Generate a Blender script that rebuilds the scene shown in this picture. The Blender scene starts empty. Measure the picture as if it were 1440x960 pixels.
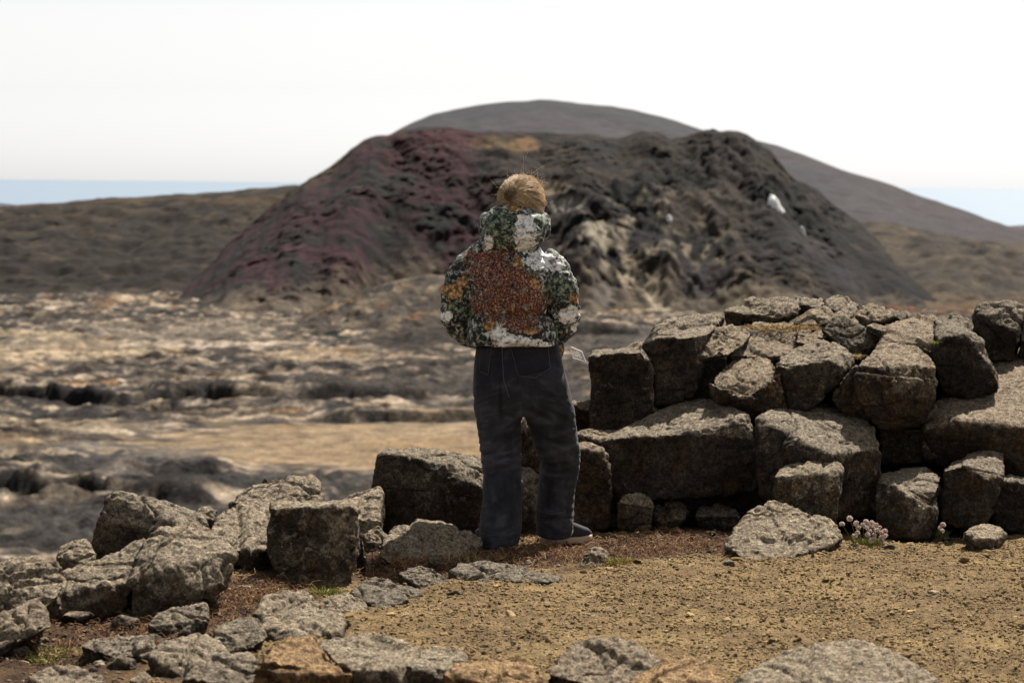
import bpy, bmesh, math, random
import numpy as np
from mathutils import Vector, Matrix
from mathutils.bvhtree import BVHTree

S = bpy.context.scene
COL = S.collection
R_ = math.radians
random.seed(7)
RNG = np.random.default_rng(11)

# ------------------------------------------------------------------ camera
CAM_H = 1.65
cam_d = bpy.data.cameras.new('camera')
cam_d.sensor_width = 36.0
cam_d.lens = 100.0
cam_d.clip_start = 0.5
cam_d.clip_end = 400000.0
cam_d.dof.use_dof = True
cam_d.dof.focus_distance = 12.9
cam_d.dof.aperture_fstop = 5.6
cam = bpy.data.objects.new('camera', cam_d)
COL.objects.link(cam)
CAM_R = Matrix.Rotation(math.pi / 2 - math.atan(221.5 / 4000.0), 3, 'X') @ Matrix.Rotation(R_(0.53), 3, 'Z')
cam.matrix_world = Matrix.Translation((0, 0, CAM_H)) @ CAM_R.to_4x4()
S.camera = cam
FPX = 4000.0

# ------------------------------------------------------------------ light
SUN_AZ, SUN_EL = 26.0, 54.0
w = bpy.data.worlds.new('World')
S.world = w
w.use_nodes = True
nt = w.node_tree
sky = nt.nodes.new('ShaderNodeTexSky')
sky.sky_type = 'NISHITA'
sky.sun_disc = False
sky.sun_elevation = R_(SUN_EL)
sky.sun_rotation = R_(SUN_AZ)
sky.air_density = 1.0
sky.dust_density = 0.6
sky.ozone_density = 1.0
bg = nt.nodes['Background']
bg.inputs['Strength'].default_value = 0.0505
hs = nt.nodes.new('ShaderNodeHueSaturation')  # milky, thinly veiled sky
hs.inputs['Saturation'].default_value = 0.07
nt.links.new(sky.outputs['Color'], hs.inputs['Color'])
nt.links.new(hs.outputs['Color'], bg.inputs['Color'])
sun_d = bpy.data.lights.new('sun', 'SUN')
sun_d.energy = 5.0
sun_d.angle = R_(0.53)
sun_d.color = (1.0, 0.93, 0.83)
sun = bpy.data.objects.new('sun', sun_d)
COL.objects.link(sun)
sd = Vector((math.sin(R_(SUN_AZ)) * math.cos(R_(SUN_EL)), math.cos(R_(SUN_AZ)) * math.cos(R_(SUN_EL)), math.sin(R_(SUN_EL))))
sun.rotation_euler = sd.to_track_quat('Z', 'Y').to_euler()
sun.location = sd * 50
S.view_settings.view_transform = 'Standard'
S.view_settings.look = 'None'
S.view_settings.gamma = 1.0
S.view_settings.exposure = 1.3
S.cycles.max_bounces = 6


# ------------------------------------------------------------------ helpers
def ray(px, py):
    return CAM_R @ Vector(((px - 720.0) / FPX, -(py - 480.0) / FPX, -1.0))


def at(px, py, Y):
    d = ray(px, py)
    t = Y / d.y
    return Vector((d.x * t, Y, CAM_H + d.z * t))


def on_z(px, py, z):
    d = ray(px, py)
    t = (z - CAM_H) / d.z
    return Vector((d.x * t, d.y * t, z))


_perm = RNG.permutation(256)
_perm = np.concatenate([_perm, _perm, _perm])
_g = RNG.normal(size=(256, 3))
_g /= np.linalg.norm(_g, axis=1)[:, None]


def pnoise(p):
    """gradient noise, p (N,3) -> (N,) about -1..1"""
    p = np.asarray(p, dtype=np.float64)
    i = np.floor(p).astype(np.int64)
    f = p - i
    i &= 255
    u = f * f * f * (f * (f * 6 - 15) + 10)
    out = 0
    for dx in (0, 1):
        wx = u[:, 0] if dx else 1 - u[:, 0]
        for dy in (0, 1):
            wy = u[:, 1] if dy else 1 - u[:, 1]
            for dz in (0, 1):
                wz = u[:, 2] if dz else 1 - u[:, 2]
                h = _perm[_perm[_perm[(i[:, 0] + dx) & 255] + ((i[:, 1] + dy) & 255)] + ((i[:, 2] + dz) & 255)]
                g = _g[h]
                d = g[:, 0] * (f[:, 0] - dx) + g[:, 1] * (f[:, 1] - dy) + g[:, 2] * (f[:, 2] - dz)
                out = out + wx * wy * wz * d
    return out * 1.5


def fbm(p, oct=4, gain=0.5):
    a, s, o = 1.0, 0.0, 0.0
    p = np.asarray(p, dtype=np.float64)
    for k in range(oct):
        o = o + a * pnoise(p * (2.03 ** k) + 17.3 * k)
        s += a
        a *= gain
    return o / s


def sstep(a, b, x):
    t = np.clip((x - a) / (b - a), 0, 1)
    return t * t * (3 - 2 * t)


def tag(o, label=None, cat=None, group=None, kind=None):
    if label: o['label'] = label
    if cat: o['category'] = cat
    if group: o['group'] = group
    if kind: o['kind'] = kind
    return o


def np_mesh(name, V, F, smooth=True, cols=None):
    me = bpy.data.meshes.new(name)
    V = np.ascontiguousarray(V, dtype=np.float32)
    F = np.ascontiguousarray(F, dtype=np.int32)
    n, k = F.shape
    me.vertices.add(len(V))
    me.vertices.foreach_set('co', V.ravel())
    me.loops.add(n * k)
    me.loops.foreach_set('vertex_index', F.ravel())
    me.polygons.add(n)
    me.polygons.foreach_set('loop_start', np.arange(0, n * k, k, dtype=np.int32))
    me.polygons.foreach_set('use_smooth', np.full(n, smooth))
    me.update(calc_edges=True)
    if cols is not None:
        for cn, c in cols.items():
            a = me.color_attributes.new(cn, 'FLOAT_COLOR', 'POINT')
            c4 = np.ones((len(V), 4), dtype=np.float32)
            c4[:, :3] = c
            a.data.foreach_set('color', c4.ravel())
    return me


def link(name, me, mat=None, parent=None, loc=None):
    o = bpy.data.objects.new(name, me)
    COL.objects.link(o)
    if mat is not None and me is not None:
        if len(me.materials) == 0:
            me.materials.append(mat)
        else:
            me.materials[0] = mat
    if parent is not None: o.parent = parent
    if loc is not None: o.location = loc
    return o


def grid_faces(nr, nc):
    a = np.arange(nr * nc).reshape(nr, nc)
    return np.stack([a[:-1, :-1], a[:-1, 1:], a[1:, 1:], a[1:, :-1]], -1).reshape(-1, 4)


def me_arrays(me):
    V = np.empty(len(me.vertices) * 3, dtype=np.float32)
    me.vertices.foreach_get('co', V)
    N = np.empty(len(me.vertices) * 3, dtype=np.float32)
    me.vertices.foreach_get('normal', N)
    return V.reshape(-1, 3).astype(np.float64), N.reshape(-1, 3).astype(np.float64)


def set_co(me, V):
    me.vertices.foreach_set('co', np.ascontiguousarray(V, dtype=np.float32).ravel())
    me.update()


def remeshed(bm, voxel, name, smooth_it=0):
    me = bpy.data.meshes.new(name + '_raw')
    bm.to_mesh(me)
    bm.free()
    o = bpy.data.objects.new('tmp_remesh', me)
    COL.objects.link(o)
    m = o.modifiers.new('r', 'REMESH')
    m.mode = 'VOXEL'
    m.voxel_size = voxel
    m.use_smooth_shade = True
    if smooth_it:
        s = o.modifiers.new('s', 'SMOOTH')
        s.iterations = smooth_it
        s.factor = 0.5
    dg = bpy.context.evaluated_depsgraph_get()
    out = bpy.data.meshes.new_from_object(o.evaluated_get(dg))
    out.name = name
    bpy.data.objects.remove(o)
    bpy.data.meshes.remove(me)
    return out


# ------------------------------------------------------------------ materials
class NT:
    def __init__(self, name, rough=0.9, spec=0.2):
        self.m = bpy.data.materials.new(name)
        self.m.use_nodes = True
        self.t = self.m.node_tree
        self.b = self.t.nodes['Principled BSDF']
        self.b.inputs['Roughness'].default_value = rough
        self.b.inputs['Specular IOR Level'].default_value = spec

    def n(self, typ, **kw):
        nd = self.t.nodes.new('ShaderNode' + typ)
        for k, v in kw.items(): setattr(nd, k, v)
        return nd

    def l(self, a, b): self.t.links.new(a, b)

    def coord(self):
        if not hasattr(self, '_c'):
            tc = self.n('TexCoord')
            oi = self.n('ObjectInfo')
            ad = self.n('VectorMath', operation='ADD')
            mu = self.n('VectorMath', operation='SCALE')
            cb = self.n('CombineXYZ')
            self.l(oi.outputs['Random'], cb.inputs[0]); self.l(oi.outputs['Random'], cb.inputs[1]); self.l(oi.outputs['Random'], cb.inputs[2])
            self.l(cb.outputs[0], mu.inputs[0]); mu.inputs['Scale'].default_value = 37.0
            self.l(tc.outputs['Object'], ad.inputs[0]); self.l(mu.outputs[0], ad.inputs[1])
            self._c = ad.outputs[0]
        return self._c

    def noise(self, scale, detail=4, rough=0.55, dist=0.0, vec=None):
        nd = self.n('TexNoise')
        nd.inputs['Scale'].default_value = scale
        nd.inputs['Detail'].default_value = detail
        nd.inputs['Roughness'].default_value = rough
        nd.inputs['Distortion'].default_value = dist
        self.l(vec if vec is not None else self.coord(), nd.inputs['Vector'])
        return nd.outputs['Fac']

    def ramp(self, fac, stops, interp='LINEAR'):
        r = self.n('ValToRGB')
        r.color_ramp.interpolation = interp
        e = r.color_ramp.elements
        while len(e) < len(stops): e.new(0.5)
        for x, (p, c) in zip(e, stops):
            x.position = p
            x.color = (*c, 1) if len(c) == 3 else c
        self.l(fac, r.inputs[0])
        return r.outputs[0]

    def mix(self, fac, a, b, mode='MIX'):
        m = self.n('MixRGB', blend_type=mode)
        for s, v in ((m.inputs[0], fac), (m.inputs[1], a), (m.inputs[2], b)):
            if isinstance(v, (int, float)): s.default_value = v
            elif isinstance(v, tuple): s.default_value = (*v, 1)
            else: self.l(v, s)
        return m.outputs[0]

    def math(self, op, a, b=None, clamp=False):
        m = self.n('Math', operation=op, use_clamp=clamp)
        for s, v in ((m.inputs[0], a), (m.inputs[1], b)):
            if v is None: continue
            if isinstance(v, (int, float)): s.default_value = v
            else: self.l(v, s)
        return m.outputs[0]

    def attr(self, name):
        a = self.n('Attribute', attribute_name=name)
        return a

    def bump(self, h, strength, dist, prev=None):
        b = self.n('Bump')
        b.inputs['Strength'].default_value = strength
        b.inputs['Distance'].default_value = dist
        self.l(h, b.inputs['Height'])
        if prev is not None: self.l(prev, b.inputs['Normal'])
        return b.outputs[0]

    def done(self, col, normal=None):
        if isinstance(col, tuple): self.b.inputs['Base Color'].default_value = (*col, 1)
        else: self.l(col, self.b.inputs['Base Color'])
        if normal is not None: self.l(normal, self.b.inputs['Normal'])
        return self.m


def plain(name, c, rough=0.7, spec=0.3):
    return NT(name, rough, spec).done(c)


def rock_mat(name, dark, mid, light, lich=0.5, lcol=(0.36, 0.34, 0.29), ochre=0.35, ocol=(0.20, 0.12, 0.045), lit_crust=(0.28, 0.25, 0.205)):
    t = NT(name, 0.92, 0.15)
    c = t.ramp(t.noise(5.0, 7, 0.68, 0.4), [(0.34, dark), (0.52, mid), (0.70, light)])
    # ochre stain
    o = t.ramp(t.noise(7.5, 5, 0.65, 0.8), [(0.60 - 0.2 * ochre, (0, 0, 0)), (0.72 - 0.14 * ochre, (1, 1, 1))])
    c = t.mix(t.math('MULTIPLY', o, 0.5), c, ocol)
    # pale weathering, with sunlight on the upper faces painted into it
    k = t.math('ADD', t.attr('LitCrust').outputs['Fac'], t.math('MULTIPLY', t.math('SUBTRACT', t.noise(26.0, 7, 0.72, 0.5), 0.5), 2.2))
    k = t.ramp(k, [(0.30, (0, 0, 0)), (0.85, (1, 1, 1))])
    c = t.mix(t.math('MULTIPLY', k, 0.78), c, lit_crust)
    # pale lichen, broken up
    l1 = t.ramp(t.noise(11.0, 7, 0.7, 1.2), [(0.66 - 0.16 * lich, (0, 0, 0)), (0.72 - 0.14 * lich, (1, 1, 1))])
    l2 = t.ramp(t.noise(70.0, 3, 0.6), [(0.40, (0, 0, 0)), (0.52, (1, 1, 1))])
    c = t.mix(t.math('MULTIPLY', t.math('MULTIPLY', l1, l2), 0.7), c, lcol)
    # grains and vesicles
    sp = t.ramp(t.noise(95.0, 4, 0.75), [(0.36, (0.34, 0.33, 0.32)), (0.5, (0.92, 0.92, 0.92)), (0.66, (1.5, 1.48, 1.44))])
    md = t.ramp(t.noise(38.0, 5, 0.7, 0.6), [(0.36, (0.40, 0.37, 0.34)), (0.52, (1.0, 1.0, 1.0)), (0.68, (1.45, 1.42, 1.36))])
    c = t.mix(1.0, c, md, 'MULTIPLY')
    c = t.mix(1.0, c, sp, 'MULTIPLY')
    sp2 = t.ramp(t.noise(330.0, 2, 0.6), [(0.36, (0.72, 0.72, 0.72)), (0.62, (1.25, 1.25, 1.25))])
    c = t.mix(1.0, c, sp2, 'MULTIPLY')
    n = t.bump(t.noise(34.0, 6, 0.72), 1.0, 0.03)
    n = t.bump(t.noise(130.0, 4, 0.75), 1.0, 0.009, n)
    return t.done(c, n)


ROCK = {
    'dark': rock_mat('basalt_dark', (0.022, 0.0172, 0.0133), (0.060, 0.048, 0.0375), (0.125, 0.102, 0.079), 0.30, (0.34, 0.30, 0.24), 0.4, (0.12, 0.066, 0.025), (0.32, 0.268, 0.202)),
    'brown': rock_mat('basalt_brown', (0.025, 0.0183, 0.0132), (0.068, 0.051, 0.037), (0.135, 0.105, 0.076), 0.26, (0.34, 0.29, 0.22), 0.5, (0.13, 0.07, 0.025), (0.34, 0.272, 0.195)),
    'pale': rock_mat('basalt_pale', (0.040, 0.031, 0.022), (0.115, 0.091, 0.067), (0.215, 0.178, 0.134), 0.42, (0.42, 0.365, 0.28), 0.5, (0.20, 0.12, 0.047), (0.37, 0.305, 0.225)),
    'lichen': rock_mat('basalt_lichen', (0.034, 0.027, 0.020), (0.092, 0.075, 0.056), (0.185, 0.155, 0.118), 0.85, (0.42, 0.37, 0.29), 0.5, (0.20, 0.12, 0.047), (0.345, 0.28, 0.20)),
    'orange': rock_mat('basalt_orange', (0.055, 0.033, 0.017), (0.17, 0.102, 0.048), (0.27, 0.17, 0.084), 0.35, (0.36, 0.28, 0.19), 0.5, (0.24, 0.115, 0.033), (0.40, 0.265, 0.14)),
    'black': rock_mat('basalt_black', (0.016, 0.0132, 0.011), (0.044, 0.0365, 0.030), (0.095, 0.080, 0.065), 0.30, (0.30, 0.27, 0.22), 0.25, (0.11, 0.06, 0.025), (0.26, 0.22, 0.168)),
}


def vcol_mat(name, rough=0.95, speck=(8.0, 40.0), bumps=((3.0, 0.6, 0.3),), lo=0.6, hi=1.45):
    t = NT(name, rough, 0.1)
    c = t.attr('Col').outputs['Color']
    for s in speck:
        c = t.mix(1.0, c, t.ramp(t.noise(s, 4, 0.65), [(0.3, (lo,) * 3), (0.7, (hi,) * 3)]), 'MULTIPLY')
    n = None
    for s, st, d in bumps:
        n = t.bump(t.noise(s, 6, 0.7), st, d, n)
    return t.done(c, n)


# ------------------------------------------------------------------ far land
def blobs(X, Y, base, specs, warp_s, warp_a):
    """mix world-space colour patches (x, y, rx, ry, colour, strength) into base"""
    P = np.stack([X / warp_s, Y / warp_s, np.zeros_like(X)], -1)
    wob = fbm(P, 4, 0.6)
    for (x, y, rx, ry, c, s) in specs:
        d = np.sqrt(((X - x) / rx) ** 2 + ((Y - y) / ry) ** 2)
        k = sstep(0.0, 0.6, 1.0 - d + wob * warp_a) * s
        base = base * (1 - k[:, None]) + np.array(c)[None, :] * k[:, None]
    return base


VZ = -20.0


def vpt(px, py, z=VZ):
    return on_z(px, py, z)


SCARPS = [  # (polyline in the valley floor, height, run)
    ([(-160, 548), (0, 553), (60, 560), (100, 566), (180, 571), (235, 566), (290, 561), (340, 568), (420, 569), (480, 568), (600, 572)], [2.1, 2.1, 2.0, 1.9, 2.1, 2.2, 2.3, 1.9, 1.7, 1.6, 1.5], 1.2),
    ([(430, 592), (480, 591), (540, 590), (600, 592), (700, 586), (800, 580)], [0.1, 1.6, 1.7, 1.5, 1.5, 1.4], 0.9),
    ([(-120, 682), (0, 690), (60, 700), (110, 695), (150, 703), (230, 712), (280, 715), (330, 716), (400, 712)], [2.2, 2.2, 2.0, 2.1, 1.6, 1.4, 1.5, 0.6, 0.1], 1.2),
    ([(200, 662), (240, 672), (300, 668), (340, 676)], [0.1, 1.2, 1.3, 0.1], 2.0),
    ([(500, 532), (560, 520), (610, 524), (660, 515), (760, 512)], [0.1, 1.0, 1.3, 1.7, 1.5], 1.2),
    ([(430, 470), (480, 462), (560, 466), (640, 458), (720, 470), (900, 474)], [0.1, 1.4, 1.2, 2.0, 2.4, 2.4], 2.2),
    ([(-60, 447), (30, 446), (110, 448), (140, 446)], [1.6, 1.6, 1.0, 0.1], 2.0),
    ([(60, 462), (110, 470), (160, 468)], [0.1, 0.9, 0.1], 2.0),
    ([(20, 505), (70, 512), (130, 508)], [0.1, 0.8, 0.1], 2.0),
]


def valley():
    nc = 500
    Yr = np.concatenate([13.5 * (140 / 13.5) ** np.linspace(0, 1, 60)[:-1], np.linspace(140, 330, 400)[:-1], np.linspace(330, 520, 260)[:-1], np.linspace(520, 620, 20)])
    nr = len(Yr)
    u = np.concatenate([np.linspace(-3.2, -1.02, 35), np.linspace(-1, 1, nc - 70), np.linspace(1.02, 3.2, 35)])
    Y = np.repeat(Yr, nc)
    U = np.tile(u, nr)
    # shear the strip a little so that it is wide enough both sides
    X = U * (Y * 0.215 + 6)
    z = np.maximum(VZ, -0.9 - 0.85 * (Y - 13.5))
    P = np.stack([X, Y, 0 * X], -1)
    far = sstep(60, 130, Y)
    r1 = fbm(P / 22.0, 5, 0.55)
    r2 = fbm(P / 5.5 + 40, 4, 0.6)
    rid = 1 - np.abs(fbm(P / 9.0 + 9, 4, 0.55)) * 2.2
    sand0 = np.zeros_like(X)
    for (px, py, rx, ry) in ((500, 622, 26, 30), (640, 608, 10, 26), (600, 640, 16, 22), (420, 640, 8, 20)):
        c = vpt(px, py)
        sand0 = np.maximum(sand0, 1 - sstep(0.65, 1.15, np.sqrt(((X - c.x) / rx) ** 2 + ((Y - c.y) / ry) ** 2) + 0.3 * r1))
    rough = 1 - 0.9 * sand0
    r3 = fbm(P / np.array([8.0, 3.6, 1]) + 140, 4, 0.6)
    z = z + far * rough * (r1 * 0.8 + r2 * 0.85 + r3 * 1.15 + 0.6 * fbm(P / np.array([2.2, 1.5, 1]) + 170, 4, 0.65) + np.clip(rid, 0, 1) * 0.5)
    z = z + 1.5 * sstep(430, 500, Y) * (N3(X, Y, 18, 44) + 0.4)
    dark = np.zeros_like(X)
    for line, hs, run in SCARPS:
        pts = [vpt(a, b) for a, b in line]
        xs = np.array([p.x for p in pts]); ys = np.array([p.y for p in pts])
        wob = pnoise(np.stack([X / 6.0, 0 * X, 0 * X], -1)) * 3.0 + fbm(np.stack([X / 2.0, Y / 2.0, 0 * X], -1), 3) * 1.2
        Ys = np.interp(X, xs, ys) + wob
        h = np.interp(X, xs, np.array(hs), left=0, right=0)
        h = 0.62 * h * (0.9 + 0.35 * pnoise(np.stack([X / 5, 0 * X + 3, 0 * X], -1)))
        d = Y - Ys
        z = z + h * sstep(-run * 0.5, run * 0.5, d) * np.exp(-np.clip(d, 0, None) / 16.0)
        z = z - 0.6 * h * np.exp(-((d + run) / (run * 1.4)) ** 2)
        dark = np.maximum(dark, np.clip(h, 0, 1.2) / 1.2 * np.exp(-((d + 0.4 * run) / (run * 1.3)) ** 2))
    ck1 = np.exp(-(fbm(P / np.array([34.0, 9.0, 1]) + 300, 4, 0.55) / 0.022) ** 2) * sstep(-0.1, 0.25, fbm(P / 30.0 + 320, 3))
    ck2 = np.exp(-(fbm(P / np.array([11.0, 4.5, 1]) + 340, 4, 0.6) / 0.030) ** 2) * sstep(0.0, 0.3, fbm(P / 15.0 + 360, 3))
    crk = np.maximum(ck1, ck2) * rough
    z = z - 0.9 * crk
    jag = fbm(P / np.array([1.5, 1.3, 1]) + 210, 4, 0.65)
    jag2 = 1 - np.abs(fbm(P / np.array([3.2, 2.2, 1]) + 230, 3, 0.6)) * 3
    z = z + np.clip(dark * 1.3, 0, 1) * (0.75 * jag + 0.35 * jag2)
    # colours: grey lava, beige dry moss, ochre, dark crevices
    n1 = fbm(P / np.array([26, 20, 1]) + 3, 5, 0.6)
    n2 = fbm(P / np.array([9, 7, 1]) + 30, 5, 0.62)
    n3 = fbm(P / np.array([3.0, 2.6, 1]) + 60, 3, 0.6)
    c = np.tile(np.array([0.135, 0.12, 0.115]), (len(X), 1))

    def mixc(k, col):
        nonlocal c
        k = np.clip(k, 0, 1)[:, None]
        c = c * (1 - k) + np.array(col) * k
    mixc(sstep(-0.12, 0.3, n1 + 0.5 * n2), (0.235, 0.195, 0.155))
    mixc(sstep(0.04, 0.28, n2 + 0.5 * n3) * 0.95, (0.50, 0.415, 0.31))
    mixc(sstep(0.1, 0.3, fbm(P / np.array([4.0, 3.4, 1]) + 150, 5, 0.65)) * 0.85, (0.56, 0.49, 0.40))
    mixc(sstep(0.08, 0.3, fbm(P / np.array([4.5, 4.0, 1]) + 160, 5, 0.65)) * 0.8, (0.075, 0.068, 0.07))
    mixc(sstep(0.12, 0.4, n3 + 0.6 * n1) * 0.6, (0.50, 0.42, 0.33))
    mixc(sstep(0.16, 0.42, fbm(P / np.array([12, 9, 1]) + 90, 4, 0.6)) * 0.75, (0.42, 0.26, 0.11))
    mixc(sstep(0.08, 0.34, fbm(P / np.array([7, 6, 1]) + 120, 5, 0.65)) * 0.85, (0.045, 0.041, 0.042))
    sp = []
    for (px, py, rx, ry, col, s) in (
            (250, 470, 22, 38, (0.33, 0.285, 0.235), 0.7), (60, 500, 16, 34, (0.44, 0.36, 0.26), 0.7), (110, 505, 12, 12, (0.55, 0.45, 0.32), 0.8),
            (300, 488, 12, 10, (0.56, 0.48, 0.40), 0.8), (40, 475, 10, 10, (0.50, 0.42, 0.29), 0.7), (440, 505, 10, 18, (0.48, 0.39, 0.28), 0.7),
            (20, 630, 6, 12, (0.38, 0.29, 0.18), 0.7), (120, 605, 10, 10, (0.42, 0.35, 0.26), 0.6), (200, 640, 12, 14, (0.25, 0.235, 0.22), 0.7),
            (70, 740, 20, 14, (0.125, 0.118, 0.118), 0.9), (260, 690, 8, 9, (0.085, 0.08, 0.085), 0.85), (180, 675, 10, 10, (0.16, 0.15, 0.15), 0.7),
            (600, 560, 22, 22, (0.15, 0.135, 0.125), 0.8), (620, 480, 14, 40, (0.10, 0.085, 0.075), 0.8), (720, 540, 20, 50, (0.16, 0.14, 0.125), 0.75),
            (900, 480, 34, 40, (0.15, 0.135, 0.125), 0.8), (660, 440, 22, 30, (0.085, 0.07, 0.06), 0.8), (165, 433, 7, 6, (0.33, 0.17, 0.05), 0.8),
            (500, 622, 24, 26, (0.40, 0.305, 0.19), 0.8), (640, 608, 12, 22, (0.41, 0.32, 0.21), 0.8), (600, 640, 14, 16, (0.40, 0.29, 0.16), 0.75),
            (430, 640, 8, 16, (0.40, 0.31, 0.20), 0.75), (345, 690, 6, 7, (0.12, 0.115, 0.115), 0.8), (460, 680, 12, 10, (0.15, 0.14, 0.135), 0.8),
            (1260, 420, 70, 50, (0.30, 0.175, 0.07), 0.8), (1150, 402, 20, 24, (0.40, 0.30, 0.18), 0.8), (1320, 440, 40, 30, (0.34, 0.16, 0.05), 0.7), (1075, 412, 6, 12, (0.5, 0.42, 0.3), 0.9)):
        p = vpt(px, py)
        sp.append((p.x, p.y, rx, ry, col, s))
    c = blobs(X, Y, c, sp, 9.0, 0.9)
    c = mixer(c, crk * 0.85, (0.035, 0.032, 0.034))
    c = c * (1 + 0.35 * n3)[:, None]
    c = mixer(c, np.clip(dark * 0.9 + 0.5 * jag * dark, 0, 1) * 0.8, (0.034, 0.031, 0.032))   # shade of the broken scarps painted in as near-black
    c = 0.58 * c ** 1.3 / 0.22 ** 0.3
    c = c * 0.72 + c.mean(1)[:, None] * np.array([1.03, 1.0, 0.98]) * 0.28
    c = 0.64 * 0.13 * (c / 0.13) ** 1.3
    c = np.clip(c, 0.012, 0.7)
    me = np_mesh('valley_floor', np.stack([X, Y, z], -1), grid_faces(nr, nc), cols={'Col': c})
    o = link('valley_floor', me, vcol_mat('lava_field', 0.97, (0.6, 2.2, 6.0), ((0.8, 1.0, 0.9), (4.0, 0.8, 0.2)), 0.5, 1.5))
    tag(o, kind='structure')


def hill(name, crest, Yc, Yb, zb, Yback, nx, ny, colour, rough, mat, gpow=1.0, foot=14.0, tone=1.0, jagged=0.0):
    cr = [at(a, b, Yc) for a, b in crest]
    xs = np.array([p.x for p in cr]); hs = np.array([p.z for p in cr])
    # smooth interpolation of the crest line
    xg = np.linspace(xs[0], xs[-1], nx)
    h = np.interp(xg, xs, hs)
    k = max(3, nx // 90) | 1
    hpad = np.pad(h, k // 2, mode='edge')
    h = np.convolve(hpad, np.hanning(k + 2)[1:-1] / np.hanning(k + 2)[1:-1].sum(), 'valid')
    yg = np.concatenate([np.linspace(Yb - foot, Yc, ny), np.linspace(Yc, Yback, ny // 3)[1:]])
    X = np.tile(xg, len(yg)); Y = np.repeat(yg, nx); H = np.tile(h, len(yg))

    def height(X, Y, H):
        ft = Yb + foot * (fbm(np.stack([X / 28.0, 0 * X + 2, 0 * X], -1), 3, 0.6) + 0.25)
        t = np.clip((Y - ft) / (Yc - ft), 0, 1)
        g = np.sin(t ** gpow * math.pi / 2) * 0.35 + t ** gpow * 0.65
        back = np.clip((Y - Yc) / (Yback - Yc), 0, 1)
        z = zb + (H - zb) * g * (1 - back ** 2)
        r = rough(X, Y, t)
        edge = np.where(Y < Yc, sstep(0, 0.15, t) * (1 - 0.62 * sstep(0.8, 1.0, t)), 0.38 * (1 - back))
        return z + r * edge, t
    z, t = height(X, Y, H)
    c = colour(X, Y, z, t)
    if jagged:   # broken rock: push the surface sideways too
        k = jagged * sstep(0.02, 0.15, t) * (Y < Yc - 3) * sstep(-0.25, 0.25, N3(X, Y, 22, 95, 3))
        P3 = np.stack([X, Y, z], -1)
        X = X + k * fbm(P3 / 5.0 + 11, 5, 0.66)
        Y = Y + k * 1.6 * fbm(P3 / 4.0 + 51, 5, 0.66)
    me = np_mesh(name, np.stack([X, Y, z], -1), grid_faces(len(yg), nx), cols={'Col': np.clip(c * tone, 0.006, 0.75)})
    o = link(name, me, mat)
    tag(o, kind='structure')

    def probe(px, py):
        """point where the photo's pixel meets this hill"""
        best = None
        for Yq in np.linspace(Yb, Yc, 160):
            p = at(px, py, Yq)
            Hq = np.interp(p.x, xg, h)
            zq, _ = height(np.array([p.x]), np.array([Yq]), np.array([Hq]))
            if zq[0] >= p.z:
                return p
            best = p
        return best

    def surf(xq, yq):
        zq, _ = height(xq, yq, np.interp(xq, xg, h))
        return zq
    return probe, surf


def N3(X, Y, s, o=0, oct=4, gain=0.55, sy=None):
    return fbm(np.stack([X / s + o, Y / (sy or s) + o, 0 * X + o], -1), oct, gain)


hill_mat = vcol_mat('lava_slope', 0.97, (0.2, 0.8), ((0.35, 0.7, 1.0),), 0.68, 1.3)
far_mat = vcol_mat('scree_slope', 0.97, (0.12, 0.5), ((0.2, 0.8, 1.6),), 0.62, 1.4)


def mixer(c, k, col):
    k = np.clip(k, 0, 1)[:, None]
    return c * (1 - k) + np.array(col) * k


def col_left(X, Y, z, t):
    c = np.tile(np.array([0.029, 0.0235, 0.0195]), (len(X), 1))
    c = mixer(c, sstep(-0.05, 0.3, N3(X, Y, 12, 2)), (0.058, 0.046, 0.035))
    c = mixer(c, sstep(0.1, 0.4, N3(X, Y, 6, 12)) * 0.85, (0.11, 0.084, 0.057))
    c = mixer(c, sstep(0.05, 0.35, N3(X, Y, 9, 22)) * 0.9, (0.015, 0.0135, 0.014))
    c = mixer(c, sstep(0.55, 0.8, t) * sstep(-0.05, 0.25, N3(X, Y, 16, 32)) * 0.7, (0.11, 0.074, 0.04))
    return c


def rough_left(X, Y, t):
    return N3(X, Y, 14, 1) * 3.0 + N3(X, Y, 5, 8) * 1.6


hill('lava_ridge', [(-1500, 372), (-900, 345), (-500, 322), (-140, 303), (-40, 295), (0, 291), (60, 287), (120, 282), (190, 277), (260, 274), (350, 266), (420, 263), (500, 262), (620, 300)], 640, 492, -21, 760, 560, 150, col_left, rough_left, hill_mat, tone=0.37, jagged=1.6)


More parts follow.
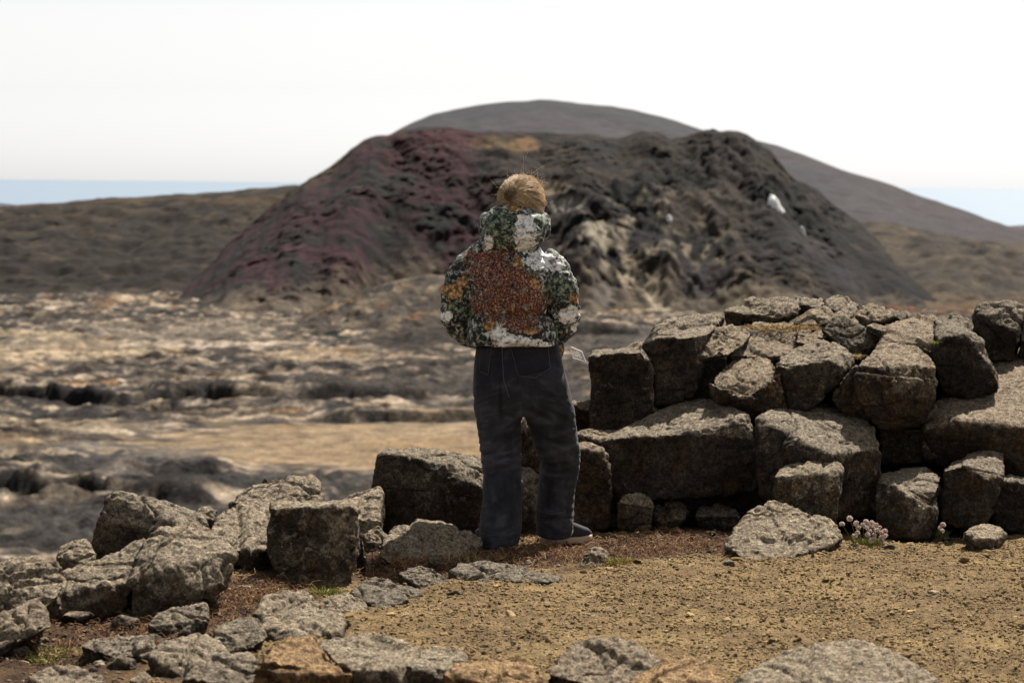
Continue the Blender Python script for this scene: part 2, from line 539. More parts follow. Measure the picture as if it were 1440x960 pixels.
def cone_rough(X, Y, t):
    xa, xb, xc = at(770, 350, 520).x, at(1010, 350, 520).x, at(880, 250, 530).x
    xd = at(1130, 250, 530).x
    gul = N3(X, Y, 8, 3, 4, 0.55, 34) * 2.0
    r = N3(X, Y, 9, 5, 5, 0.6, 14)
    rid = (1 - np.abs(N3(X, Y, 13, 15, 4, 0.6, 16)) * 3.0)
    low = sstep(xa - 5, xa + 5, X) * (1 - sstep(xb - 4, xb + 10, X)) * (1 - sstep(0.5, 0.75, t))
    top = sstep(xc - 5, xc + 8, X) * (1 - sstep(xd - 4, xd + 8, X)) * sstep(0.35, 0.6, t)
    mid = sstep(at(480, 300, 530).x, at(600, 300, 530).x, X) * (1 - sstep(at(680, 300, 530).x, at(760, 300, 530).x, X))
    crag = np.clip(low * 1.0 + top * 0.9 + mid * 0.5 + 0.06, 0, 1)
    big = N3(X, Y, 17, 81, 3, 0.5, 24)
    but = 1 - np.abs(fbm(np.stack([(X + 0.5 * (Y - 500)) / 9.0, Y / 26.0, 0 * X + 90], -1), 4, 0.6)) * 3.0   # slanting buttresses
    return gul + r * 0.8 + N3(X, Y, 3.2, 50, 3) * 0.5 + crag * (big * 4.5 + but * 1.5 + r * 2.2 + 1.4 * N3(X, Y, 3.4, 57, 5, 0.68))


CONE_CREST = [(175, 436), (215, 420), (262, 400), (305, 365), (345, 322), (385, 288), (415, 264), (440, 249), (480, 222), (512, 197), (530, 190), (548, 190), (565, 184), (610, 182), (650, 186), (700, 185), (760, 187), (820, 189), (870, 194), (892, 187), (905, 184), (925, 188), (942, 200), (962, 199), (1000, 189), (1040, 192), (1062, 200), (1082, 216), (1100, 238), (1122, 258), (1150, 268), (1172, 290), (1205, 308), (1236, 340), (1258, 374), (1284, 402), (1330, 422), (1390, 438)]


def cone_col(X, Y, z, t):
    c = np.tile(np.array([0.026, 0.020, 0.020]), (len(X), 1))
    xa = at(560, 300, 530).x
    xr = at(760, 300, 530).x
    str_ = fbm(np.stack([(X + 0.35 * (Y - 500)) / 5.0, (Y - 500) / 30.0, 0 * X + 6], -1), 4, 0.55)   # scree runs down the flank
    red = (1 - sstep(xa + 8, xr + 6, X + 6 * N3(X, Y, 9, 77)))
    c = mixer(c, red * sstep(-0.35, 0.1, N3(X, Y, 14, 6)) * 0.95, (0.056, 0.0125, 0.027))
    c = mixer(c, red * sstep(0.1, 0.4, str_) * 0.6, (0.050, 0.030, 0.033))
    c = mixer(c, red * sstep(0.02, 0.3, N3(X, Y, 10, 46, 4, 0.6)) * 0.8, (0.0085, 0.0065, 0.011))
    c = mixer(c, red * sstep(0.6, 0.9, t + 0.3 * N3(X, Y, 8, 41)) * sstep(at(520, 200, 540).x, at(560, 200, 540).x, X) * 0.9, (0.058, 0.018, 0.024))
    ol = sstep(0.42, 0.62, t + 0.25 * N3(X, Y, 10, 71)) * sstep(at(660, 300, 540).x, at(720, 300, 540).x, X)
    c = mixer(c, ol * 0.9, (0.046, 0.035, 0.027))
    blk = sstep(at(760, 300, 530).x, at(800, 300, 530).x, X + 5 * N3(X, Y, 8, 19))
    c = mixer(c, sstep(0.0, 0.2, N3(X, Y, 9, 16, 5, 0.62) + 0.14 * blk) * 0.9, (0.0105, 0.0095, 0.0125))
    c = mixer(c, sstep(0.16, 0.40, N3(X, Y, 5, 26, 5, 0.65)) * 0.7, (0.090, 0.073, 0.055))
    c = mixer(c, sstep(at(760, 350, 520).x, at(800, 350, 520).x, X) * (1 - sstep(at(960, 350, 520).x, at(1040, 350, 520).x, X)) * (1 - sstep(0.4, 0.65, t)) * sstep(0.02, 0.25, N3(X, Y, 3.6, 36, 4, 0.65, 7)) * 0.9, (0.42, 0.345, 0.25))
    # fallen scree and dry moss creep up the foot
    c = mixer(c, sstep(0.26, 0.02, t + 0.35 * N3(X, Y, 7, 88, 5, 0.65)) * 0.85, (0.17, 0.132, 0.098))
    c = mixer(c, sstep(0.20, 0.0, t + 0.3 * N3(X, Y, 4, 98, 4, 0.65)) * 0.5, (0.32, 0.26, 0.19))
    # olive rim at the left flank
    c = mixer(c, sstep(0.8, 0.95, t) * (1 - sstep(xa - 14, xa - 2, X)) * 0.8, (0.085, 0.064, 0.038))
    return c


cone_probe, cone_surf = hill('crater_hill', CONE_CREST, 545, 462, -22, 660, 520, 250, cone_col, cone_rough, hill_mat, 0.9, 34.0, 0.36, 1.8)
# local patches of dry grass, pale lichen and dark rock on the crater hill (fixed to the ground there)
_o = bpy.data.objects['crater_hill']
_V, _ = me_arrays(_o.data)
_ca = _o.data.color_attributes['Col']
_c = np.empty(len(_V) * 4, dtype=np.float32)
_ca.data.foreach_get('color', _c)
_c = _c.reshape(-1, 4)
_wob = fbm(_V / 4.0, 4, 0.62)
for (px, py, r, rz, col, s) in (
        (735, 205, 5.0, 2.2, (0.20, 0.12, 0.058), 0.75), (690, 200, 5, 2.0, (0.17, 0.12, 0.06), 0.7), (560, 192, 4, 1.5, (0.075, 0.03, 0.03), 0.7), (640, 195, 7, 2.4, (0.060, 0.021, 0.025), 0.7),
        (845, 335, 4.2, 4.0, (0.33, 0.29, 0.22), 0.95), (800, 290, 4, 2.0, (0.30, 0.28, 0.25), 0.85), (770, 265, 4, 1.6, (0.28, 0.22, 0.15), 0.8),
        (880, 395, 2.0, 3.6, (0.40, 0.33, 0.24), 0.95), (915, 410, 2.0, 4.0, (0.42, 0.35, 0.25), 0.95), (925, 435, 2.2, 2.6, (0.40, 0.34, 0.25), 0.9), (935, 345, 2, 3, (0.22, 0.19, 0.15), 0.8),
        (845, 415, 3, 4, (0.17, 0.15, 0.13), 0.7), (955, 320, 4.2, 1.6, (0.17, 0.15, 0.12), 0.8), (1030, 415, 3, 2.6, (0.20, 0.17, 0.11), 0.7), (1000, 300, 12, 6, (0.075, 0.060, 0.048), 0.6),
        (1190, 385, 7, 6, (0.022, 0.02, 0.024), 0.9), (1130, 340, 7, 4, (0.04, 0.036, 0.036), 0.7), (910, 330, 5, 3, (0.022, 0.02, 0.024), 0.8), (985, 400, 5, 8, (0.034, 0.03, 0.036), 0.8), (1020, 215, 8, 5, (0.045, 0.038, 0.034), 0.7),
        (590, 400, 10, 4, (0.11, 0.09, 0.065), 0.7), (540, 420, 8, 3, (0.12, 0.10, 0.075), 0.7)):
    p = np.array(cone_probe(px, py))
    d = np.sqrt(((_V[:, 0] - p[0]) / r) ** 2 + ((_V[:, 1] - p[1]) / (r * 2.2)) ** 2 + ((_V[:, 2] - p[2]) / rz) ** 2)
    k = sstep(0.0, 0.5, 1.0 - d + _wob * 0.9) * s
    _c[:, :3] = _c[:, :3] * (1 - k[:, None]) + 0.50 * np.array(col) * k[:, None]
_ca.data.foreach_set('color', np.ascontiguousarray(_c).ravel())


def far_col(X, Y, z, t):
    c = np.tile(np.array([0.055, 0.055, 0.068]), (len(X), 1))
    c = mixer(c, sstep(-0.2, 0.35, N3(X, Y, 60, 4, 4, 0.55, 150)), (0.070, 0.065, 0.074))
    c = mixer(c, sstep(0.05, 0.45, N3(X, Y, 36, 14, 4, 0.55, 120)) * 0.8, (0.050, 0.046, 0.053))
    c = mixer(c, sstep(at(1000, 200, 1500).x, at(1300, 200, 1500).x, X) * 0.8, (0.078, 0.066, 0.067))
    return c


def far_rough(X, Y, t):
    return N3(X, Y, 60, 4, 4, 0.55, 160) * 5 + N3(X, Y, 20, 7, 3) * 1.2


hill('distant_hill', [(380, 330), (450, 262), (500, 222), (545, 190), (580, 171), (610, 158), (650, 150), (690, 145), (740, 141.5), (757, 139), (775, 140), (820, 146), (860, 149), (890, 153), (940, 167), (990, 183), (1040, 193), (1090, 205), (1140, 222), (1190, 240), (1240, 256), (1290, 277), (1340, 297), (1380, 312), (1415, 327), (1470, 350), (1560, 385)],
     1500, 800, -40, 2000, 300, 90, far_col, far_rough, far_mat, tone=0.43)


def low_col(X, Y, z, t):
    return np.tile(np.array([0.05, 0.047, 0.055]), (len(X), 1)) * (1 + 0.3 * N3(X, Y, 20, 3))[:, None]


hill('coastal_rise', [(-200, 276), (-60, 280), (0, 286), (20, 289), (45, 294), (80, 302)], 1100, 900, -40, 1300, 80, 30, low_col, lambda X, Y, t: N3(X, Y, 20, 3), far_mat)
hill('headland', [(1390, 333), (1415, 327), (1432, 324), (1460, 321), (1560, 312), (1700, 306)], 2400, 2000, -50, 3000, 80, 30, low_col, lambda X, Y, t: N3(X, Y, 40, 3), far_mat)


def right_col(X, Y, z, t):
    c = np.tile(np.array([0.048, 0.039, 0.031]), (len(X), 1))
    c = mixer(c, sstep(-0.1, 0.3, N3(X, Y, 14, 2, 5, 0.6)), (0.078, 0.060, 0.042))
    c = mixer(c, sstep(0.1, 0.4, N3(X, Y, 8, 12, 5, 0.6)) * 0.85, (0.12, 0.09, 0.056))
    c = mixer(c, sstep(0.05, 0.3, N3(X, Y, 9, 22, 5, 0.6)) * 0.9, (0.018, 0.016, 0.0155))
    c = mixer(c, sstep(0.3, 0.0, t) * 0.7, (0.17, 0.10, 0.045))
    return c


hill('brown_ridge', [(1000, 420), (1080, 370), (1130, 335), (1170, 316), (1200, 310), (1240, 312), (1290, 321), (1350, 333), (1440, 345), (1520, 352), (1650, 360), (2200, 372), (2900, 385)], 640, 455, -21.5, 780, 520, 140, right_col,
     lambda X, Y, t: N3(X, Y, 16, 1) * 3.2 + N3(X, Y, 5, 8) * 1.5, hill_mat, tone=0.55, jagged=0.8)


def mound_col(X, Y, z, t):
    c = np.tile(np.array([0.050, 0.040, 0.034]), (len(X), 1))
    c = mixer(c, sstep(-0.05, 0.3, N3(X, Y, 7, 2, 5, 0.62)), (0.12, 0.095, 0.068))
    c = mixer(c, sstep(0.1, 0.4, N3(X, Y, 5, 12, 5, 0.6)) * 0.85, (0.24, 0.19, 0.13))
    c = mixer(c, sstep(0.08, 0.3, N3(X, Y, 6, 22, 5, 0.6)) * 0.9, (0.022, 0.019, 0.019))
    c = mixer(c, sstep(0.2, 0.45, N3(X, Y, 6, 33, 4, 0.6)) * 0.7, (0.20, 0.095, 0.035))
    return c


hill('lava_mound', [(380, 470), (430, 446), (480, 424), (520, 408), (560, 397), (600, 390), (640, 392), (690, 408), (760, 428), (830, 447), (900, 470)], 452, 392, -21.5, 500, 260, 130, mound_col,
     lambda X, Y, t: N3(X, Y, 9, 1, 5, 0.6) * 2.2 + (1 - np.abs(N3(X, Y, 6, 8)) * 3) * 0.9, hill_mat, tone=0.62, jagged=1.2)


def snow_patch(px, py, rx, ry, rot, label):
    """a thin lens of old snow lying on the crater hill"""
    p = cone_probe(px, py)
    cx, cy = p.x, p.y
    nr, na = 7, 28
    ang = np.linspace(0, 2 * math.pi, na, endpoint=False)
    rad = 1 + 0.13 * np.cos(3 * ang + px) + 0.1 * RNG.normal(size=na)
    V = []
    for i in range(nr):
        f = i / (nr - 1)
        a, b_ = np.cos(ang) * rad * f * rx, np.sin(ang) * rad * f * ry
        x = cx + a * math.cos(rot) - b_ * math.sin(rot); y = cy + a * math.sin(rot) + b_ * math.cos(rot)
        z = cone_surf(x, y) + 0.9 * (1 - f ** 2) - 0.15
        V.append(np.stack([x, y, z], -1))
    V = np.concatenate(V)
    F = [[i * na + j, i * na + (j + 1) % na, (i + 1) * na + (j + 1) % na, (i + 1) * na + j] for i in range(nr - 1) for j in range(na)]
    b = np.array([cx, cy, float(cone_surf(np.array([cx]), np.array([cy]))[0])])
    me = np_mesh('snow_patch', V - b, np.array(F))
    tag(link('snow_patch', me, SNOW, loc=b), label, 'snow patch', 'snow patches on the crater hill')


SNOW = NT('old_snow', 0.8, 0.3)
SNOW = SNOW.done(SNOW.ramp(SNOW.noise(0.8, 4), [(0.3, (0.40, 0.40, 0.41)), (0.7, (0.60, 0.60, 0.61))]))
snow_patch(1090, 287, 1.15, 2.0, 0.6, 'largest white patch, high on the right shoulder of the dark hill')
snow_patch(1129, 326, 0.45, 0.7, 0.5, 'small white patch below and right of the largest one on the hill')
snow_patch(941, 312, 0.5, 0.5, 0.6, 'tiny pale patch on a ledge in the middle of the dark hill')

# the plain beyond the part in view
t = NT('plain_lava', 0.97, 0.1)
pm = t.done(t.ramp(t.noise(0.03, 6, 0.65), [(0.35, (0.03, 0.026, 0.024)), (0.5, (0.075, 0.06, 0.047)), (0.65, (0.13, 0.10, 0.07))]), t.bump(t.noise(0.3, 6, 0.7), 0.8, 1.0))
xs_, ys_ = np.linspace(-1600, 1600, 90), np.linspace(-500, 820, 60)
gx, gy = np.meshgrid(xs_, ys_)
gz = -24.5 + 1.2 * fbm(np.stack([gx.ravel() / 90, gy.ravel() / 90, 0 * gx.ravel()], -1), 3)
tag(link('lava_plain', np_mesh('lava_plain', np.stack([gx.ravel(), gy.ravel(), gz], -1), grid_faces(60, 90)), pm), kind='structure')

# sea
t = NT('sea_water', 0.45, 0.3)
t.b.inputs['Metallic'].default_value = 0.0
sea_m = t.done((0.088, 0.135, 0.19), t.bump(t.noise(0.05, 4), 0.2, 1.0))
me = np_mesh('sea', [(-250000, -3000, -45), (250000, -3000, -45), (250000, 300000, -45), (-250000, 300000, -45)], [[0, 1, 2, 3]])
tag(link('sea', me, sea_m), kind='structure')

valley()


# ------------------------------------------------------------------ near ground
def ledge(x):
    """Y at which the viewpoint drops away"""
    return np.interp(x, [-4, -2.2, -1.4, -0.6, 0.1, 0.5, 1.0, 4, 8], [10.8, 11.9, 12.7, 13.5, 14.2, 15.6, 16.3, 16.8, 17.5])


def G0(x, y):
    x = np.asarray(x, float); y = np.asarray(y, float)
    P = np.stack([x, y, 0 * x], -1)
    z = 0.035 * fbm(P / 0.9 + 3, 3)
    # rise under the outcrop
    m = sstep(0.30, 0.75, x + 0.12 * pnoise(P / 0.4))
    front = 13.75 - 0.05 * (x - 1.0)
    z = z + m * np.clip(np.interp(y - front, [0, 0.25, 0.5, 0.75, 1.0, 1.6, 3.0], [0, 0.16, 0.42, 0.70, 0.86, 0.84, 0.3]), 0, 1) * (1 - 0.16 * sstep(1.8, 2.1, x))
    r = sstep(1.9, 2.2, x)
    z = z + 0 * r
    # hollow at the lower left
    z = z - 0.05 * sstep(-1.2, -1.75, x) * sstep(11.2, 10.2, y)
    # drop
    e = y - ledge(x)
    z = z - np.where(e > 0, e * 1.1 - 0.2 * (1 - np.exp(-e * 5.0)), 0) * np.where(e > 0, 1, 0)
    return z


def G(x, y):
    x = np.asarray(x, float); y = np.asarray(y, float)
    P = np.stack([x, y, 0 * x], -1)
    return G0(x, y) + 0.028 * fbm(P / 0.30 + 21, 3, 0.55) + 0.020 * fbm(P / 0.10 + 8, 3, 0.6) + 0.007 * pnoise(P / 0.025)


def soilmask(x, y):
    """1 = dark reddish soil and dead moss, 0 = tan grit"""
    x = np.asarray(x, float); y = np.asarray(y, float)
    P = np.stack([x, y, 0 * x], -1)
    n = fbm(P / 0.35 + 70, 4, 0.6)
    k = np.zeros_like(x)
    for (px, py, rx, ry, s) in ((700, 785, 0.55, 0.55, 1.0), (880, 770, 0.55, 0.5, 1.0), (980, 765, 0.4, 0.45, 1.0), (280, 840, 0.55, 0.9, 1.0), (120, 900, 0.6, 0.7, 1.0), (350, 850, 0.35, 0.5, 1.0), (480, 800, 0.5, 0.6, 0.9), (560, 800, 0.5, 0.5, 1), (0, 960, 0.6, 0.8, 1), (850, 735, 1.0, 0.35, 1), (380, 950, 0.5, 0.4, 0.8)):
        c = on_z(px, py, 0)
        d = np.sqrt(((x - c.x) / rx) ** 2 + ((y - c.y) / ry) ** 2)
        k = np.maximum(k, s * sstep(0.0, 0.45, 1.0 - d + 0.55 * n))
    k = np.maximum(k, sstep(13.35, 13.6, y + 0.2 * n))
    return k


def near_ground():
    ys = np.concatenate([np.linspace(6.5, 8.8, 50)[:-1], np.linspace(8.8, 14.6, 330), np.linspace(14.6, 26, 120)[1:]])
    xs = np.concatenate([np.linspace(-6, -2.6, 40)[:-1], np.linspace(-2.6, 2.8, 330), np.linspace(2.8, 7, 50)[1:]])
    X = np.tile(xs, len(ys)); Y = np.repeat(ys, len(xs))
    Z = G(X, Y)
    P = np.stack([X, Y, 0 * X], -1)
    n = fbm(P / 0.5 + 5, 4, 0.6); n2 = fbm(P / 0.06 + 15, 3, 0.6)
    c = np.tile(np.array([0.150, 0.100, 0.050]), (len(X), 1))
    c = mixer(c, sstep(-0.1, 0.4, n), (0.20, 0.139, 0.064))
    c = mixer(c, sstep(0.05, 0.5, n2) * 0.5, (0.10, 0.068, 0.036))
    c = mixer(c, sstep(0.0, 0.35, fbm(P / 0.9 + 33, 4, 0.6)) * 0.35, (0.092, 0.060, 0.034))   # damp trodden patches
    k = soilmask(X, Y)
    s = np.tile(np.array([0.045, 0.025, 0.015]), (len(X), 1))
    s = mixer(s, sstep(0, 0.4, n2 + 0.5 * n), (0.075, 0.04, 0.022))
    c = c * (1 - k[:, None]) + s * k[:, None]
    me = np_mesh('ground', np.stack([X, Y, Z], -1), grid_faces(len(ys), len(xs)), cols={'Col': c})
    m = vcol_mat('grit_ground', 0.97, (14.0, 90.0, 260.0), ((40.0, 0.9, 0.02), (170.0, 0.8, 0.006)), 0.55, 1.4)
    tag(link('ground', me, m), kind='structure')


near_ground()

_ico = None


def ico(sub=1):
    bm = bmesh.new()
    bmesh.ops.create_icosphere(bm, subdivisions=sub, radius=1.0)
    V = np.array([v.co[:] for v in bm.verts]); F = np.array([[v.index for v in f.verts] for f in bm.faces])
    bm.free()
    return V, F


def scatter(name, n, xr, yr, size, keep, colour, mat, sub=1, squash=0.65, label=None):
    """loose grit: tens of thousands of small irregular stones joined into one stuff object"""
    V0, F0 = ico(sub)
    x = RNG.uniform(*xr, n); y = RNG.uniform(*yr, n)
    ok = keep(x, y)
    x, y = x[ok], y[ok]
    n = len(x)
    r = size(n)
    z = G(x, y) + r * 0.18
    nv = len(V0)
    # irregular shapes: per-stone axis scale, random yaw, per-vertex jitter
    sc = np.stack([RNG.uniform(0.7, 1.35, n), RNG.uniform(0.6, 1.2, n), RNG.uniform(0.4, 0.9, n) * squash / 0.65], -1) * r[:, None]
    jit = RNG.uniform(0.72, 1.2, (n, nv, 1))
    P = V0[None] * jit * sc[:, None, :]
    a = RNG.uniform(0, 2 * math.pi, n); ca, sa = np.cos(a)[:, None], np.sin(a)[:, None]
    b = RNG.normal(0, 0.35, n); cb, sb = np.cos(b)[:, None], np.sin(b)[:, None]
    X = P[..., 0]; Yv = P[..., 1] * cb - P[..., 2] * sb; Zv = P[..., 1] * sb + P[..., 2] * cb
    X, Yv = X * ca - Yv * sa, X * sa + Yv * ca
    W = np.stack([X + x[:, None], Yv + y[:, None], Zv + z[:, None]], -1).reshape(-1, 3)
    F = (F0[None] + (np.arange(n) * nv)[:, None, None]).reshape(-1, 3)
    c = np.repeat(colour(n, x, y), nv, axis=0)
    me = np_mesh(name, W, F, smooth=False, cols={'Col': c})
    o = link(name, me, mat)
    return tag(o, label, None, None, 'stuff')


grit_mat = vcol_mat('grit_stone', 0.95, (200.0,), ((300.0, 0.6, 0.003),), 0.6, 1.4)


def in_view(x, y):
    return np.abs(x) < 0.19 * y + 0.15


def grit_keep(x, y):
    P = np.stack([x, y, 0 * x], -1)
    dens = 0.55 + 1.3 * fbm(P / 0.35 + 63, 3, 0.6) + 0.5 * pnoise(P / 0.07)
    return in_view(x, y) & (RNG.uniform(0, 1, len(x)) > 0.8 * soilmask(x, y)) & (RNG.uniform(0, 1, len(x)) < np.clip(dens, 0.1, 1))


def grit_col(n, x, y):
    base = np.array([[0.205, 0.141, 0.064], [0.165, 0.112, 0.052], [0.25, 0.178, 0.085], [0.12, 0.080, 0.042], [0.135, 0.102, 0.066], [0.28, 0.22, 0.135]])
    c = base[RNG.choice(6, n, p=[0.3, 0.26, 0.18, 0.12, 0.1, 0.04])]
    k = soilmask(x, y)[:, None] * 0.75
    c = c * (1 - k) + np.array([0.09, 0.055, 0.035]) * k
    wet = sstep(0.0, 0.35, fbm(np.stack([x, y, 0 * x], -1) / 0.9 + 33, 4, 0.6))[:, None]
    return c * RNG.uniform(0.75, 1.2, (n, 1)) * (1 - wet * np.array([0.18, 0.20, 0.17]))


scatter('gravel', 190000, (-2.7, 2.8), (8.7, 13.5), lambda n: 0.0030 + 0.0070 * RNG.power(0.6, n) ** 2.8, grit_keep, grit_col, grit_mat, 1, 0.65, 'fine tan gravel and grit covering the flat viewpoint ground')
scatter('clods', 350, (-2.7, 2.8), (8.7, 13.5), lambda n: 0.012 + 0.016 * RNG.power(0.5, n) ** 3, lambda x, y: in_view(x, y) & (soilmask(x, y) < 0.5),
        lambda n, x, y: grit_col(n, x, y) * RNG.uniform(0.8, 1.05, (n, 1)), grit_mat, 2, 0.38, 'crumbly clods of tan soil in the gravel')
scatter('pebbles', 1500, (-2.7, 2.8), (8.7, 13.5), lambda n: 0.008 + 0.014 * RNG.power(0.5, n) ** 3, lambda x, y: in_view(x, y) & (RNG.uniform(0, 1, len(x)) > 0.5 * soilmask(x, y)),
        lambda n, x, y: grit_col(n, x, y) * RNG.uniform(0.85, 1.2, (n, 1)), grit_mat, 2, 0.45, 'larger loose pebbles scattered in the tan gravel')


def litter(name, n, centres, label, cols, L=(0.02, 0.06), wd=0.0016, lift=0.012):
    """bits of dead stalk and moss lying about: one stuff object"""
    V, F, C = [], [], []
    pos = []
    for i in range(n):
        (px, py, rx, ry) = centres[i % len(centres)]
        c = on_z(px, py, 0)
        while True:
            dx, dy = RNG.normal(0, 0.5, 2)
            if dx * dx + dy * dy < 1.6: break
        x, y = c.x + dx * rx, c.y + dy * ry
        pos.append((x, y))
    pos = np.array(pos)
    zs = G(pos[:, 0], pos[:, 1])
    for (x, y), z in zip(pos, zs):
        a = RNG.uniform(0, 2 * math.pi); l = RNG.uniform(*L)
        up = RNG.uniform(0.0, lift * 2)
        d = np.array([math.cos(a), math.sin(a), 0]); s = np.array([-d[1], d[0], 0]) * wd * RNG.uniform(0.6, 1.5)
        bend = RNG.normal(0, 0.012)
        p0 = np.array([x, y, z + 0.003]); p1 = p0 + d * l * 0.5 + s / wd * bend * 0.5 + [0, 0, up]; p2 = p0 + d * l + [0, 0, up * RNG.uniform(0.0, 1.4)]
        k = len(V)
        up3 = np.array([0, 0, wd])
        for p, f in ((p0, 1), (p1, 0.9), (p2, 0.4)):
            V += [p - s * f, p + s * f, p + up3 * f]
        for q in (0, 3):
            for e in range(3):
                F.append([k + q + e, k + q + (e + 1) % 3, k + q + 3 + (e + 1) % 3, k + q + 3 + e])
        cc = np.array(cols[RNG.integers(len(cols))]) * RNG.uniform(0.7, 1.3)
        C += [cc] * 9
    me = np_mesh(name, np.array(V), np.array(F), smooth=False, cols={'Col': np.array(C)})
    tag(link(name, me, stalk_mat), label, None, None, 'stuff')


stalk_mat = vcol_mat('dry_stalk', 0.85, (60.0,), (), 0.7, 1.3)
litter('dead_moss', 9000, [(700, 785, 0.45, 0.35), (760, 778, 0.35, 0.3), (880, 768, 0.5, 0.4), (960, 765, 0.35, 0.35), (290, 835, 0.4, 0.5), (250, 860, 0.4, 0.5), (160, 890, 0.5, 0.5), (350, 840, 0.3, 0.4), (560, 800, 0.4, 0.4)],
       'dead reddish moss and stalk litter on the dark soil', [(0.15, 0.075, 0.04), (0.20, 0.105, 0.05), (0.10, 0.05, 0.03), (0.26, 0.17, 0.085), (0.08, 0.045, 0.03)])


# ------------------------------------------------------------------ rocks
def rock(name, label, tint, D, pts, T=0.35, amp=1.0, vox=None, shrink=0.8, group=None, sink=None, cat='rock', chips=4):
    if sink is None: sink = 0.012 if group == OUT else 0.07
    if D is None:  # stands on the flat ground: distance from where its foot is
        q = max(pts, key=lambda p: p[1])
        D = on_z(q[0], q[1] - 2, 0.0).y - (q[2] if len(q) > 2 else 0.0)
    P = []
    grow = 1.07 if group == LEF else 1.045
    A = np.array([(p[0], p[1]) for p in pts], float)
    m_ = (A.min(0) + A.max(0)) / 2
    pts = [(m_[0] + (p[0] - m_[0]) * grow, m_[1] + (p[1] - m_[1]) * (grow if p[1] < m_[1] else 1.0)) + tuple(p[2:]) for p in pts]
    A = np.array([(p[0], p[1]) for p in pts], float)
    cx, cy = A.mean(0)
    y0, y1 = A[:, 1].min(), A[:, 1].max()
    for p in pts:
        dd = p[2] if len(p) > 2 else 0.0
        Yp = D + dd
        P.append(at(p[0], p[1], Yp))
        # hidden far side: pulled towards the middle so that the outline stays the traced one
        bx = cx + (p[0] - cx) * shrink
        by = cy + 0.1 * (y1 - y0) + (p[1] - cy) * (shrink - 0.06)
        P.append(at(bx, by, Yp + T * (0.75 + 0.4 * random.random())))
        if p[1] > y0 + 0.72 * (y1 - y0):
            q = at(p[0], p[1], Yp); P.append(q - Vector((0, 0, sink)))
            q = at(bx, p[1], Yp + T * 0.8); P.append(q - Vector((0, 0, sink)))
    bm = bmesh.new()
    for p in P: bm.verts.new(p)
    r = bmesh.ops.convex_hull(bm, input=bm.verts)
    junk = [g for g in r['geom_interior'] + r['geom_unused'] if isinstance(g, bmesh.types.BMVert)]
    bmesh.ops.delete(bm, geom=list({v for v in junk if v.is_valid}), context='VERTS')
    co = np.array([v.co[:] for v in bm.verts])
    size = float(np.max(co.max(0) - co.min(0)))
    for k in range(chips):  # broken-off corners: shallow random plane cuts of the convex block
        co = np.array([v.co[:] for v in bm.verts])
        n = RNG.normal(size=3); n[2] *= 0.8; n /= np.linalg.norm(n)
        top = np.sort(co @ n)
        h = top[-1] - RNG.uniform(0.012, 0.05) * (top[-1] - top[0])
        r = bmesh.ops.bisect_plane(bm, geom=bm.verts[:] + bm.edges[:] + bm.faces[:], plane_co=Vector(n * h), plane_no=Vector(n), clear_outer=True)
        r = bmesh.ops.convex_hull(bm, input=bm.verts)
        junk = [g for g in r['geom_interior'] + r['geom_unused'] if isinstance(g, bmesh.types.BMVert)]
        bmesh.ops.delete(bm, geom=list({v for v in junk if v.is_valid}), context='VERTS')
    bmesh.ops.recalc_face_normals(bm, faces=bm.faces)
    v = vox * 0.75 if vox else max(0.005, min(0.0085, size / 65))
    me = remeshed(bm, v, name, 0)
    V, N = me_arrays(me)
    off = RNG.uniform(0, 90, 3)
    s = min(1.0, size / 0.45)
    Q = V + off
    d = 0.014 * s * fbm(Q / (0.20 * max(s, 0.5)), 3, 0.5)
    # broken facets: a stepped low-frequency field leaves ledges and chipped edges
    f = fbm(Q / (0.13 * max(s, 0.5)) + 31, 2, 0.5) * 3.2
    st = np.floor(f) + sstep(0.35, 0.65, f - np.floor(f))
    d = d + 0.010 * s * (st - f * 0.6)
    rid = 1 - np.abs(pnoise(Q / 0.075 + 11)) * 2
    d = d + 0.0045 * rid + 0.0062 * fbm(Q / 0.030 + 51, 4, 0.7) + 0.0034 * pnoise(Q / 0.0125) - 0.004 * sstep(0.25, 0.6, pnoise(Q / 0.02 + 90))
    # fracture planes: joints that split the block into columns and slabs, one side standing proud
    span = V.max(0) - V.min(0); mid = (V.max(0) + V.min(0)) / 2
    for q in range(1 if size < 0.25 else (2 if size < 0.5 else 4)):
        n_ = RNG.normal(size=3) * (np.array([1.0, 0.7, 0.25]) if q % 2 == 0 else np.array([0.3, 0.3, 1.0]))
        n_ /= np.linalg.norm(n_)
        c_ = mid + RNG.uniform(-0.30, 0.30, 3) * span
        sdist = (V - c_) @ n_ + 0.012 * fbm(Q / 0.07 + 9 * q, 3, 0.6)
        d = d - 0.013 * s * np.exp(-(sdist / 0.0065) ** 2) * sstep(-0.35, 0.25, fbm(Q / 0.2 + 5 * q, 2)) + RNG.uniform(-0.011, 0.011) * s * np.tanh(sdist / 0.004)
    # a few open cracks
    ck = np.abs(pnoise(Q / np.array([0.30, 0.30, 0.18]) + 71))
    d = d - 0.018 * s * np.exp(-(ck / 0.022) ** 2)
    V = V + N * (amp * d)[:, None]
    up = N[:, 2] * 0.55 + 0.22 * N[:, 0] + 0.25  # weathering plus painted sunlight: tops and sunward faces turn paler
    lit_crust = np.clip(sstep(0.15, 0.75, up + 0.35 * fbm(Q / 0.09 + 5, 4, 0.6)) * 1.05 - 0.12, 0, 1)
    ca = me.attributes.new('LitCrust', 'FLOAT', 'POINT')
    ca.data.foreach_set('value', lit_crust.astype(np.float32))
    b = np.array([V[:, 0].mean(), V[:, 1].mean(), V[:, 2].min()])
    set_co(me, V - b)
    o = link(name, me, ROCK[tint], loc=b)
    return tag(o, label, cat, group)


